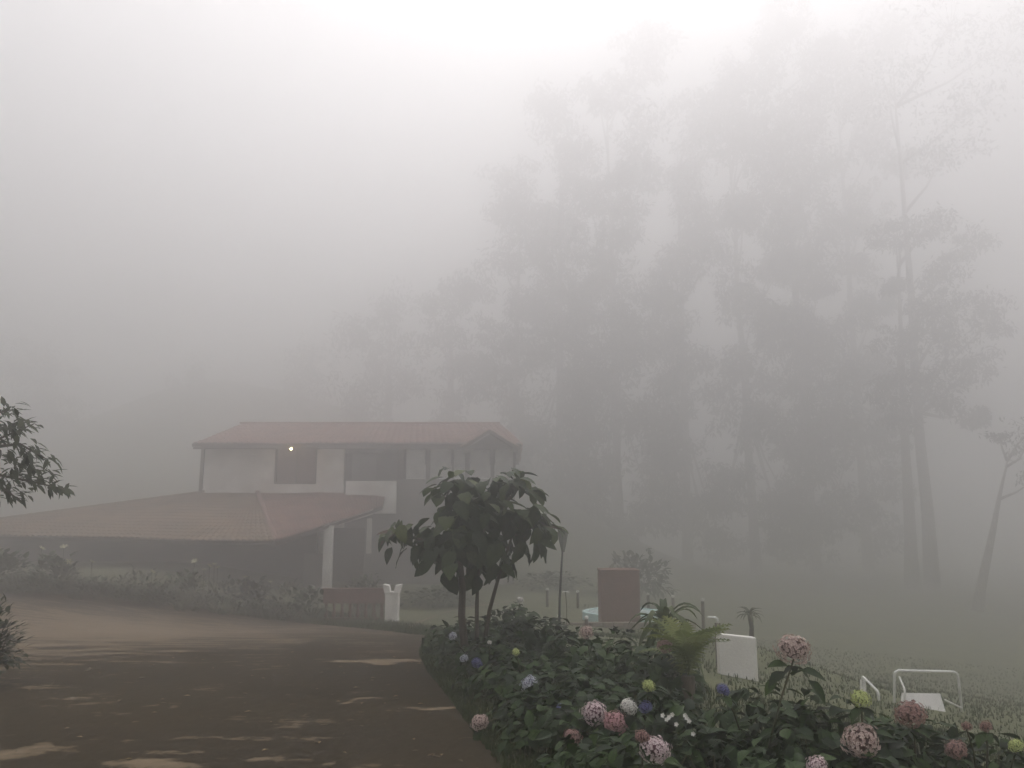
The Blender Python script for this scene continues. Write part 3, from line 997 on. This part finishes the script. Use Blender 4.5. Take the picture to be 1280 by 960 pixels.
# lower storey roof
C = hp(345, 678, 30.75); Lf = hp(-130, 668, 35.4)
A = hp(255, 617, 38.926); B = hp(322, 618, 38.926); Rr = hp(482, 621, 38.926)
Rr.z = B.z = A.z = hp(300, 617, 38.926).z
R0 = hp(478, 634, 37.8)
roof_slope('lower_roof', Lf, C, B, A, M['tile_old'], 62, 16)
roof_slope('lower_roof', C, R0, Rr, B, M['tile'], 40, 12)
caps(Lf, A, 34, .10, 'hip_tile', M['tile_old'])
caps(C, B, 18, .10, 'hip_tile', M['tile'])
mt_ = MB()
for k in (3, 4, 6, 9, 10, 14, 18, 22, 23, 27, 29, 30):
    p = Lf.lerp(A, k / 34) + Vector((0, 0, .13))
    mt_.add([p + Vector(o_) for o_ in [(-.14, -.06, -.03), (.14, -.06, -.01), (.12, .06, .0), (-.12, .06, -.02), (0, 0, .06)]], [(0, 1, 4), (1, 2, 4), (2, 3, 4), (3, 0, 4)])
mt_.build('mortar', M['mortar'], house)
# walls under it
lw = MB()
a = hp(-60, 690, 36.9)
lw.box(a.x, hp(400, 580, 36.9).x, 36.9 - hb.y, 37.2 - hb.y, GZ, hp(0, 655, 36.9).z)
lw.build('lower_wall', M['wood_dark'], house)
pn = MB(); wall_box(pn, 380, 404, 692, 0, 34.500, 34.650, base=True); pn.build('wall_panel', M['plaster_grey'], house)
po = MB(); wall_box(po, 405, 416, 657, 0, 33.900, 34.150, base=True); po.build('porch_post', M['plaster'], house, bevel=.02)
po = MB(); wall_box(po, 458, 464, 648, 692, 37.350, 37.500); po.build('porch_post', M['plaster'], house, bevel=.02)
li = MB()
a, b = hp(405, 660, 33.93), hp(466, 640, 37.5)
li.add([(a.x, a.y, a.z - .05), (b.x, b.y, b.z - .12), (b.x, b.y, b.z + .18), (a.x, a.y, a.z + .22), (a.x - .12, a.y + .1, a.z - .05), (b.x - .12, b.y + .1, b.z - .12), (b.x - .12, b.y + .1, b.z + .18), (a.x - .12, a.y + .1, a.z + .22)],
       [(0, 1, 2, 3), (7, 6, 5, 4), (0, 4, 5, 1), (1, 5, 6, 2), (2, 6, 7, 3), (3, 7, 4, 0)])
li.build('lintel', M['plaster'], house)
dd_ = MB(); wall_box(dd_, 418, 456, 660, 0, 38.400, 38.500, base=True); dd_.build('door', M['wood_dark'], house)

# the lit lamp under the eave
lp = hp(364, 561, 37.74) + hb
lamp = thing('wall_lamp', 'small lit warm lamp under the upper eave of the house', 'lamp', lp)
MB().lathe([(.012, .12), (.05, .10), (.075, .05), (.08, .035)], 12).build('shade', M['metal_dark'], lamp, smooth=True)
MB().lathe([(.01, -.055), (.04, -.04), (.055, 0), (.04, .035), (.015, .05)], 12).build('bulb', M['bulb'], lamp, smooth=True)

# ------------------------------------------------------------------ red fence and white pillar
fx = P(442, 778, 24.8)
fb = Vector((fx.x, 24.8, H(fx.x, 24.8)))
fence = thing('baluster_fence', 'low red brown balustrade beside the white gate pillar', 'fence', fb)
wdt = 1.88
zt = P(442, 735, 24.8).z - fb.z
zm = P(442, 754, 24.8).z - fb.z
MB().box(-wdt / 2, wdt / 2, -.06, .06, zm, zt - .05).build('panel', M['fence_red'], fence, bevel=.01)
MB().box(-wdt / 2 - .02, wdt / 2 + .02, -.09, .09, zt - .05, zt).build('top_rail', M['fence_red'], fence, bevel=.01)
MB().box(-wdt / 2, wdt / 2, -.07, .07, -.1, .08).build('bottom_rail', M['fence_red'], fence, bevel=.01)
bal = MB().lathe([(.035, 0), (.055, .05), (.06, .12), (.035, .24), (.05, max(.27, zm - .11)), (.05, zm - .082)], 10).mesh('baluster', M['fence_red'], True)
for k in range(8):
    link('baluster', bal, fence, (-wdt / 2 + .09 + k * (wdt - .18) / 7, 0, .081))
q = P(490, 775, 24.3)
pb_ = Vector((q.x, 24.3, H(q.x, 24.3)))
pil = thing('gate_pillar', 'short white gate pillar with a notched flared top', 'pillar', pb_)
hh = P(490, 730, 24.3).z - pb_.z
MB().lathe([(.28, -.1), (.28, .05), (.265, .1), (.28, hh * .72), (.31, hh * .8)], 4).build('shaft', M['plaster'], pil, bevel=.012).rotation_euler.z = math.pi / 4
for sx in (-1, 1):
    MB().add([(sx * .05, -.14, hh * .78), (sx * .235, -.16, hh * .78), (sx * .27, -.17, hh), (sx * .10, -.15, hh * .97),
              (sx * .05, .14, hh * .78), (sx * .235, .16, hh * .78), (sx * .27, .17, hh), (sx * .10, .15, hh * .97)],
             [(0, 1, 2, 3), (4, 7, 6, 5), (0, 3, 7, 4), (1, 5, 6, 2), (3, 2, 6, 7), (0, 4, 5, 1)]).build('horn', M['plaster'], pil)

# ------------------------------------------------------------------ pool corner
q = P(778, 764, 25.7)
pw_z = q.z
pool_c = Vector((q.x, 25.7, H(q.x, 25.7)))
pool = thing('round_pool', 'small round turquoise pool behind the red brown pillar', 'pool', pool_c)
zr = pw_z - pool_c.z
MB().lathe([(1.26, -.2), (1.26, zr), (1.16, zr + .015), (1.14, zr + .0), (1.14, zr - .06)], 40).build('rim', M['pool_paint'], pool)
MB().lathe([(.01, zr - .03), (1.14, zr - .03), (1.14, zr - .031), (.01, zr - .031)], 40).build('water', M['water'], pool)
q = P(774, 779, 23.0)
bp_ = Vector((q.x, 23.0, H(q.x, 23.0)))
pillar = thing('block_pillar', 'square red brown block pillar standing before the round pool', 'pillar', bp_)
hh = P(774, 711, 23.0).z - bp_.z
MB().box(-.54, .54, -.42, .42, -.1, hh - .05).build('shaft', M['brick_red'], pillar, bevel=.015)
MB().box(-.555, .555, -.435, .435, hh - .05, hh).build('cap', M['brick_red'], pillar, bevel=.015)
# low wall of stone blocks before the pool
q0, q1 = P(684, 778, 22.2), P(866, 782, 22.2)
wbz = min(H(q0.x, 22.2), H(q1.x, 22.2))
lw_ = thing('low_wall', 'low brown stone wall edging the pool terrace', 'wall', (q0.x, 22.235, wbz))
nb = 14
step = (q1.x - q0.x) / nb
topz = q0.z - wbz
for row in range(2):
    for k in range(nb):
        off = .5 * step if row else 0
        x0 = k * step + off * .6
        MB().box(x0 + .006, x0 + step - .006, -.12 + random.uniform(-.015, .015), .12, (topz * .5) * row + .004 - (.1 if not row else 0), topz * .5 * (row + 1) + random.uniform(-.01, .008)).build('stone', M['stone'], lw_, bevel=.012)
# posts with white caps round the terrace
POSTS = [(684, 735, 757, 28.8, 'dark garden post with white cap, leftmost behind the lamp post'),
         (722, 738, 760, 28.8, 'dark garden post with white cap between lamp post and red pillar'),
         (699, 768, 782, 21.6, 'stubby garden post with white cap at the foot of the lamp post'),
         (733, 770, 782, 21.6, 'stubby garden post with white cap left of the red pillar'),
         (810, 741, 758, 28.8, 'dark garden post with white cap just right of the red pillar'),
         (841, 744, 764, 27.4, 'dark garden post with white cap above the strap leaved plant'),
         (878, 748, 784,  23.9, 'tallest dark garden post with white cap left of the white wall')]
for (px, py0, py1, d, lab) in POSTS:
    t0 = P(px, py0, d)
    pz = Vector((t0.x, d, H(t0.x, d)))
    t = thing('garden_post', lab, 'post', pz, 'garden posts round the pool terrace')
    hh = t0.z - pz.z
    MB().lathe([(.05, -.1), (.05, hh - .1), (.04, hh - .08)], 10).build('shaft', M['wood_dark'], t, smooth=True)
    MB().lathe([(.02, hh - .085), (.058, hh - .06), (.05, hh - .01), (.01, hh + .01)], 10).build('cap', M['cap'], t, smooth=True)

# slim lamp post
q = P(703, 690, 13)
lb_ = Vector((q.x - .05, 13, H(q.x, 13)))
lpz = q.z - lb_.z
t = thing('lamp_post', 'slim dark lamp post with a tapered lantern right of the small tree', 'lamp', lb_)
MB().tube([(-.02, 0, -.1), (0, 0, lpz * .5), (.05, 0, lpz)], [.022, .02, .016], 8).build('pole', M['metal_dark'], t, smooth=True)
MB().lathe([(.025, lpz), (.06, lpz + .16), (.085, lpz + .30), (.08, lpz + .31)], 8, (.06, 0, 0)).build('lantern', M['glass_frost'], t)
MB().lathe([(.09, lpz + .305), (.06, lpz + .35), (.03, lpz + .38), (.012, lpz + .40)], 8, (.06, 0, 0)).build('lantern_cap', M['metal_dark'], t)

# white flower by the lamp post
q = P(707, 740, 16.8)
wb = Vector((q.x, 16.8, H(q.x, 16.8)))
t = thing('white_lily', 'white flower on a thin stem beside the lamp post', 'flower', wb)
MB().tube([(0, 0, -.05), (.02, 0, (q.z - wb.z) * .6), (0, 0, q.z - wb.z)], .008, 5).build('stem', M['stem'], t)
fl = MB()
for k in range(5):
    a = k * 1.257 + .3
    fl.xf(leaf_shape(.5, .3, .2, 3), basis((0, 0, q.z - wb.z), (math.cos(a), math.sin(a), .25), (0, 0, 1), .12))
fl.build('petals', M['cap'], t)

# ------------------------------------------------------------------ white wall, tube frame furniture
q0, q1 = P(895, 791, 11), P(943, 796, 11)
wz = Vector(((q0.x + q1.x) / 2, 11, H((q0.x + q1.x) / 2, 11)))
t = thing('white_wall', 'short white plastered wall end behind the hydrangeas', 'wall', wz)
hx = (q1.x - q0.x) / 2
zt0, zt1 = q0.z - wz.z, q1.z - wz.z
wm = MB()
wm.add([(-hx, -.09, -.3), (hx, -.09, -.3), (hx, -.09, zt1), (-hx, -.09, zt0), (-hx + .02, .1, -.3), (hx + .01, .1, -.3), (hx + .01, .1, zt1 - .01), (-hx + .02, .1, zt0 - .01)],
       [(0, 1, 2, 3), (5, 4, 7, 6), (0, 4, 5, 1), (1, 5, 6, 2), (2, 6, 7, 3), (3, 7, 4, 0)])
wm.build('plaster_face', M['plaster'], t, bevel=.015)
q = P(897, 783, 12.2)
tb_ = Vector((q.x, 12.2, H(q.x, 12.2)))
t = thing('water_tap', 'bent white pipe on a dark post beside the white wall', 'pipe', tb_)
zz = P(897, 772, 12.2).z - tb_.z
MB().tube([(0, 0, -.1), (0, 0, zz - .08)], .045, 8).build('post', M['wood_dark'], t, smooth=True)
MB().tube([(.0, 0, zz - .08), (0, 0, zz - .02), (-.03, 0, zz), (-.14, 0, zz + .005)], .02, 8).build('pipe', M['metal_white'], t, smooth=True)

FD = 11.5
fq = P(1160, 905, FD)
fz = Vector((fq.x, FD, H(fq.x, FD)))
t = thing('garden_bench', 'white tube framed garden bench with a pale back panel behind the bushes', 'bench', fz)
def rf(px, py, d=FD):
    return P(px, py, d) - fz
def rounded(pts, r=.08):
    out = [Vector(pts[0])]
    for a, b, c in zip(pts, pts[1:], pts[2:]):
        a, b, c = Vector(a), Vector(b), Vector(c)
        u, v_ = (a - b).normalized() * r, (c - b).normalized() * r
        for k in range(5):
            s_ = k / 4
            out.append((b + u) * (1 - s_) ** 2 + b * 2 * s_ * (1 - s_) + (b + v_) * s_ ** 2)
    out.append(Vector(pts[-1]))
    return out
gl_ = rf(1119, 905); gl_.z = -.05
gr2 = rf(1205, 915); gr2.z = -.05
MB().tube(rounded([gl_, rf(1118, 838), rf(1197, 840), gr2]), .018, 8).build('frame', M['metal_white'], t, smooth=True)
MB().tube(rounded([rf(1124, 846, FD + .03), rf(1131, 862, FD - .25), rf(1130, 900, FD - .3)], .04), .013, 7).build('arm', M['metal_white'], t, smooth=True)
MB().tube(rounded([rf(1181, 875, FD - .3), rf(1202, 885, FD), rf(1203, 890, FD)], .02), .013, 7).build('arm', M['metal_white'], t, smooth=True)
pa = [rf(1128, 866, FD + .1), rf(1175, 867, FD + .1), rf(1187, 905, FD - .2), rf(1124, 904, FD - .2)]
MB().add(pa + [p_ + Vector((0, .03, -.01)) for p_ in pa], [(0, 1, 2, 3), (7, 6, 5, 4), (0, 4, 5, 1), (1, 5, 6, 2), (2, 6, 7, 3), (3, 7, 4, 0)]).build('back_panel', M['panel_white'], t)
FD2 = 11.8
fq = P(1088, 890, FD2)
fz2 = Vector((fq.x, FD2, H(fq.x, FD2)))
t = thing('garden_chair', 'white tube armed garden chair half hidden left of the bench', 'chair', fz2)
def rf2(px, py, d=FD2):
    return P(px, py, d) - fz2
g0 = rf2(1078, 895); g0.z = -.05
g1 = rf2(1100, 900, FD2 - .5); g1.z = -.05
MB().tube(rounded([g0, rf2(1078, 845), rf2(1098, 865, FD2 - .5), g1], .05), .017, 8).build('frame', M['metal_white'], t, smooth=True)
pa = [rf2(1076, 850, FD2 + .02), rf2(1082, 850, FD2 + .02), rf2(1084, 880, FD2 - .1), rf2(1077, 880, FD2 - .1)]
MB().add(pa + [p_ + Vector((0, .03, 0)) for p_ in pa], [(0, 1, 2, 3), (7, 6, 5, 4), (0, 4, 5, 1), (1, 5, 6, 2), (2, 6, 7, 3), (3, 7, 4, 0)]).build('back_panel', M['panel_white'], t)

# ------------------------------------------------------------------ hedge plants along the yard, before the house
def border_plant(kind):
    b = MB()
    if kind == 0:
        for k in range(46):
            a = random.uniform(0, 6.28); q = random.uniform(0, .16)
            L_ = random.uniform(.45, .85)
            b.xf(strap_leaf(L_ * .6, .035, L_ * 1.15, L_ * .75, 4), Matrix.Translation((q * math.cos(a), q * math.sin(a), -.02)) @ Matrix.Rotation(a, 4, 'Z'))
    else:
        for k in range(110):
            p, n = dome_point(.42, .42, .75, random.uniform(.4, 1.05))
            b.xf(SLIM[k % 2] if kind == 1 else HYD[k % 4], basis(p, n + Vector((random.uniform(-.6, .6), random.uniform(-.6, .6), .3)), (0, 0, 1), random.uniform(.12, .2)))
    return b.mesh('foliage', [M['strap'], M['leaf3'], M['leaf']][kind], True)
BP = [border_plant(0), border_plant(0), border_plant(1), border_plant(2)]
lily = MB()
for k in range(6):
    a = k * 1.047
    lily.xf(leaf_shape(.45, .35, .2, 3), basis((0, 0, 0), (math.cos(a), math.sin(a), .7), (0, 0, 1), .13))
lily_me = lily.mesh('flower', M['lily'], True)
k = 0
for i, px in enumerate(np.linspace(-40, 480, 40)):
    for row in range(2):
        pxx = px + random.uniform(-6, 6) + 6 * row
        e = G(pxx, 744 + max(0, pxx) * .095 if pxx < 400 else 783)
        y = e.y + .35 + row * 1.3 + random.uniform(-.15, .2)
        x = e.x * y / e.y
        if 392 < pxx < 505:
            continue
        kind = random.choice((0, 0, 1, 2, 3)) if row else random.choice((0, 1, 2, 3, 3))
        lab = {0: 'strappy leaved border plant between the yard and the house', 1: 'strappy leaved border plant between the yard and the house',
               2: 'small leaved border shrub between the yard and the house', 3: 'broad leaved border shrub between the yard and the house'}[kind]
        t = thing('border_plant', lab, 'plant', (x, y, H(x, y)), 'border plants along the yard: ' + lab.split(' border')[0], random.uniform(0, 6))
        link('foliage', BP[kind], t)
        s_ = random.uniform(.75, 1.15) * (1.25 if row else .8)
        t.scale = (1.15 * s_, 1.15 * s_, s_)
FLW = [(243, 702), (268, 706), (272, 710), (307, 722), (255, 713), (262, 708), (52, 686), (80, 684), (115, 703), (86, 703), (190, 715), (338, 728)]
for (px, py) in FLW:
    e = G(px, 746 + px * .09)
    y = e.y + 1.2
    c = P(px, py, y)
    b0 = Vector((c.x, y, H(c.x, y)))
    t = thing('pale_lily', 'pale yellow lily flower standing above the border plants before the house', 'flower', b0, 'pale lilies before the house')
    MB().tube([(0, 0, -.05), (.01, 0, (c.z - b0.z) * .5), (0, 0, c.z - b0.z)], .008, 5).build('stem', M['stem'], t)
    o = link('flower', lily_me, t, (0, 0, c.z - b0.z))
    o.rotation_euler = (random.uniform(0, .9), 0, random.uniform(0, 6))

# ------------------------------------------------------------------ garden shrubs in the fog
def clump_mesh(n, leaf, r=1, h=1, shapes=HYD):
    b = MB()
    for k in range(n):
        p, n_ = dome_point(r, r, h, random.uniform(.45, 1.08))
        b.xf(random.choice(shapes), basis(p, n_ + Vector([random.uniform(-.7, .7) for _ in range(3)]), (0, 0, 1), leaf * random.uniform(.7, 1.2)))
    return b.mesh('foliage', M['gum_leaf'], True)
SH = [clump_mesh(420, .22), clump_mesh(420, .2), clump_mesh(420, .24)]
SHRUBS = [(792, 694, 34.6, 1.45, 'yellowish shrub looming behind the red brown pillar'), 
          (690, 715, 36.0, 1.58, 'faint shrub behind the lamp post in the fog'), (550, 735, 29.5, 1.30, 'low shrub at the foot of the dark house wall'),
          (455, 722, 28.2, 0.72, 'small shrub behind the red balustrade')]
for i, (px, py, d, r, lab) in enumerate(SHRUBS):
    tp = P(px, py, d)
    b0 = Vector((tp.x, d, H(tp.x, d)))
    t = thing('garden_shrub', lab, 'shrub', b0, None, random.uniform(0, 6))
    o = link('foliage', SH[i % 3], t)
    o.scale = (r, r, max(.4, tp.z - b0.z))
    stem_bundle(6, r * .6, max(.4, tp.z - b0.z) * .8, .02).build('stem', M['bark'], t)
q = P(937, 768, 17.5)
b0 = Vector((q.x, 17.5, H(q.x, 17.5)))
t = thing('rosette_plant', 'spiky rosette plant on a short trunk behind the white wall', 'plant', b0)
MB().tube([(0, 0, -.1), (.03, 0, (q.z - b0.z) * .6), (0, 0, q.z - b0.z)], [.06, .05, .05], 7).build('trunk', M['bark'], t, smooth=True)
rm = MB().add(*strap_leaf(.36, .06, .22, .28, 5)).mesh('strap_leaf', M['leaf3'], True)
for k in range(26):
    o = link('leaf', rm, t, (0, 0, q.z - b0.z - .03))
    o.rotation_euler = (random.uniform(-.4, .8), 0, k * 2.4)

# ------------------------------------------------------------------ tall trees
def gum_tree(name, label, base, height, trunk_r, clumps, lean=(0, 0), leafn=230, leaf=.42, group=None, seedv=0, fork=1):
    """clumps: (dx, dz, rx, rz) offsets from the base, in metres; each is fed by a limb"""
    rr = random.Random(seedv)
    t = thing(name, label, 'tree', base, group)
    top = Vector((lean[0], lean[1], height))
    tkb = MB()
    n = 8
    pts = []
    for i in range(n + 1):
        s_ = i / n
        pts.append(Vector((lean[0] * s_ + rr.uniform(-.12, .12) * (i > 0) * height * .02, lean[1] * s_, height * s_ - (.4 if i == 0 else 0))))
    tkb.tube([p * 1.0 for p in pts], [trunk_r * (1 - .93 * i / n) * (1.25 if i == 0 else 1) for i in range(n + 1)], 9)
    tkb.build('trunk', M['bark_pale'], t, smooth=True)
    lv, lf = [], []
    for (dx, dz, rx, rz) in clumps:
        lb_m = MB()
        dy = rr.uniform(-1, 1) * rx * .8
        c = Vector((dx, dy, dz))
        s_ = min(.92, max(.3, dz / height - .12))
        a0 = Vector((lean[0] * s_, lean[1] * s_, height * s_))
        mid = (a0 + c) / 2 + Vector((rr.uniform(-.3, .3), 0, -.06 * (c - a0).length))
        lb_m.tube([a0, mid, c], [trunk_r * .32, trunk_r * .2, trunk_r * .08], 6)
        # sub-tufts inside the clump
        subs = []
        for k in range(16):
            v3 = Vector((rr.gauss(0, .5), rr.gauss(0, .5), rr.gauss(0, .5)))
            if v3.length > 1: v3.normalize()
            s3 = c + Vector((v3.x * rx, v3.y * rx, v3.z * rz))
            subs.append((s3, rr.uniform(.30, .55)))
            lb_m.tube([c - Vector((0, 0, rz * .3)), s3], [trunk_r * .06, .015], 4)
        lb_m.build('limb', M['bark_pale'], t, smooth=True)
        for k in range(leafn):
            s3, sr = rr.choice(subs)
            v3 = Vector((rr.gauss(0, 1), rr.gauss(0, 1), rr.gauss(0, 1))).normalized() * (rr.random() ** .4)
            p = s3 + Vector((v3.x * rx * sr, v3.y * rx * sr, v3.z * rz * sr))
            d = Vector((rr.uniform(-.8, .8), rr.uniform(-.8, .8), rr.uniform(-1.6, .2))).normalized()
            sd = d.cross(Vector((rr.uniform(-1, 1), rr.uniform(-1, 1), rr.uniform(-1, 1)))).normalized()
            L_ = leaf * rr.uniform(.6, 1.2)
            lv += [p, p + d * L_ * .45 + sd * L_ * .17, p + d * L_, p + d * L_ * .45 - sd * L_ * .17]
            o_ = len(lv) - 4
            lf.append((o_, o_ + 1, o_ + 2, o_ + 3))
    cr = MB(); cr.v = [tuple(p) for p in lv]; cr.f = lf; cr.m = [0] * len(lf)
    cr.build('crown', M['gum_leaf'], t)
    return t

def tree_from_pixels(name, label, bx, d, top_py, trunk_px, cl, lean_px=0, seedv=0, group=None, leafn=230, leaf=.42, z=None):
    b0 = P(bx, 700, d)
    base = Vector((b0.x, d, H(b0.x, d)))
    tp = P(bx + lean_px, top_py, d)
    k = d / FPX
    clumps = []
    for (px, py, rx, ry) in cl:
        c = P(px, py, d)
        clumps.append((c.x - base.x, c.z - base.z, rx * k, ry * k))
    return gum_tree(name, label, base, tp.z - base.z, trunk_px * .5 * k, clumps, ((lean_px * k), 0), leafn, leaf, group, seedv)

tree_from_pixels('gum_tree', 'twin stemmed gum tree with clumped crown right of centre, left stem', 1137, 76, 300, 16,
                 [(1110, 300, 34, 18), (1150, 285, 40, 22), (1120, 430, 34, 26), (1140, 400, 40, 24), (1105, 490, 24, 20), (1150, 470, 40, 26), (1130, 520, 26, 18), (1175, 345, 30, 22), (1125, 350, 20, 14)], 18, 1, leafn=620, leaf=.6)
tree_from_pixels('gum_tree', 'twin stemmed gum tree with clumped crown right of centre, right stem', 1162, 77, 60, 16,
                 [(1208, 305, 30, 20), (1190, 380, 46, 26), (1235, 400, 24, 26), (1180, 430, 40, 28), (1215, 455, 30, 20), (1175, 500, 34, 26), (1215, 520, 20, 14), (1110, 110, 60, 40), (1160, 60, 70, 40), (1215, 130, 56, 34), (1180, 190, 50, 26), (1250, 60, 50, 44)], 10, 2, leafn=620, leaf=.6)
tree_from_pixels('leaning_tree', 'bare leaning tree with thin branches at the right picture edge', 1214, 56, 560, 13,
                 [(1275, 560, 22, 14), (1255, 545, 16, 8), (1290, 600, 18, 12), (1300, 530, 30, 18)], 62, 3, leafn=160, leaf=.36)
G_ = 'tall trees in the fog'
def column_clumps(cx, top, bottom, w0, w1, n, rr):
    out = []
    for i in range(n):
        s_ = (i + .5) / n
        w_ = w0 + (w1 - w0) * s_
        out.append((cx + rr.uniform(-.75, .75) * w_, top + (bottom - top) * s_ + rr.uniform(-12, 12), rr.uniform(.5, .8) * 52, rr.uniform(.5, .9) * 40))
    return out
TALL = [(640, 97, 210, 30, 60, 10, 'faint tall tree, the leftmost and lowest top of the fog bound row'),
        (700, 95, 120, 26, 66, 13, 'faint tall tree second from the left in the fog bound row'),
        (775, 92, 30, 40, 75, 16, 'faint tall tree with a rounded top left of the bright notch'),
        (860, 96, 120, 34, 70, 14, 'faint lower tree below the bright notch in the row'),
        (945, 91, 15, 40, 75, 17, 'faint very tall tree right of the bright notch'),
        (1020, 92, 10, 50, 70, 17, 'faint very tall tree left of the twin stemmed gum tree'),
        (1085, 95, 10, 40, 50, 10, 'faint tall tree just behind the twin stemmed gum tree')]
for i, (cx, d, top, w0, w1, n, lab) in enumerate(TALL):
    rr = random.Random(50 + i)
    tree_from_pixels('tall_tree', lab, cx, d, top + 50, 12, column_clumps(cx, top, 690, w0, w1, int(n * 1.8), rr), rr.uniform(-12, 12), 60 + i, G_, 640, .82)
BACK = [(560, 100, 335, 50, 70, 9, 'dim round tree behind the right end of the upper roof'), (480, 104, 360, 50, 75, 9, 'dim tree directly behind the upper roof'),
        (350, 118, 440, 60, 90, 6, 'dim low tree behind the middle of the upper roof'), (200, 122, 470, 60, 90, 6, 'dim tree left of the upper roof'), (50, 112, 430, 70, 90, 8, 'dim tree behind the leafy branch at the left edge')]
for i, (cx, d, top, w0, w1, n, lab) in enumerate(BACK):
    rr = random.Random(150 + i)
    tree_from_pixels('background_tree', lab, cx, d, top + 50, 14, column_clumps(cx, top + 5, 640, w0, w1, n, rr), 0, 160 + i, 'dim trees behind the house', 700, .8)

# ------------------------------------------------------------------ grass
rr = random.Random(5)
gv, gf_ = [], []
def blade(x, y, hgt, wd):
    a = rr.uniform(0, 6.28); l = rr.uniform(.1, .6) * hgt
    z = H(x, y)
    c, s_ = math.cos(a), math.sin(a)
    o_ = len(gv)
    gv.extend([(x - s_ * wd, y + c * wd, z - .01), (x + s_ * wd, y - c * wd, z - .01), (x + c * l * .4 + s_ * wd * .6, y + s_ * l * .4 - c * wd * .6, z + hgt * .6), (x + c * l, y + s_ * l, z + hgt)])
    gf_.append((o_, o_ + 1, o_ + 2)); gf_.append((o_, o_ + 2, o_ + 3))
n = 0
while n < 26000:                      # strip between yard and bed, lawn behind it
    y = rr.uniform(3.5, 17.5)
    if y < EDGE.y:
        x = right_x(y) + rr.random() ** 1.5 * 1.6 - .03
    else:
        x = rr.uniform(-3.6, 4)
        if y < far_y(x) + .02 and x < EDGE.x: continue
    blade(x, y, rr.uniform(.03, .075), .006 + .0006 * y)
    n += 1
n = 0
while n < 16000:
    x = rr.uniform(-16, -1); fy = far_y(x); y = fy + rr.random() ** 1.6 * 4
    blade(x, y, rr.uniform(.05, .16), .012)
    n += 1
n = 0
while n < 16000:
    y = rr.uniform(8, 30); x = rr.uniform(2.5, 3 + y * .75)
    blade(x, y, rr.uniform(.025, .075), .005 + .0007 * y)
    n += 1
n = 0
while n < 9000:
    y = rr.uniform(5, 9); x = rr.uniform(1.1, 1.6 + y * .6)
    blade(x, y, rr.uniform(.03, .09), .006)
    n += 1
gm_ = MB(); gm_.v = gv; gm_.f = gf_; gm_.m = [0] * len(gf_)
gr = gm_.build('grass', M['grass'])
gr['kind'] = 'stuff'
tag(gr, 'short grass along the yard edge and over the garden slope', 'grass')

# ------------------------------------------------------------------ haze
hz = MB().box(-175, 175, -35, 205, -8.5, 76).build('haze', None)
hz.data.materials.clear()
hz['kind'] = 'stuff'
hm = bpy.data.materials.new('fog')
hm.use_nodes = True
t = hm.node_tree
t.nodes.clear()
pv = t.nodes.new('ShaderNodeVolumePrincipled')
pv.inputs['Density'].default_value = HAZE_DENSITY
pv.inputs['Color'].default_value = HAZE_COLOR
pv.inputs['Anisotropy'].default_value = 0.8
mo = t.nodes.new('ShaderNodeOutputMaterial')
t.links.new(pv.outputs[0], mo.inputs['Volume'])
hz.data.materials.append(hm)
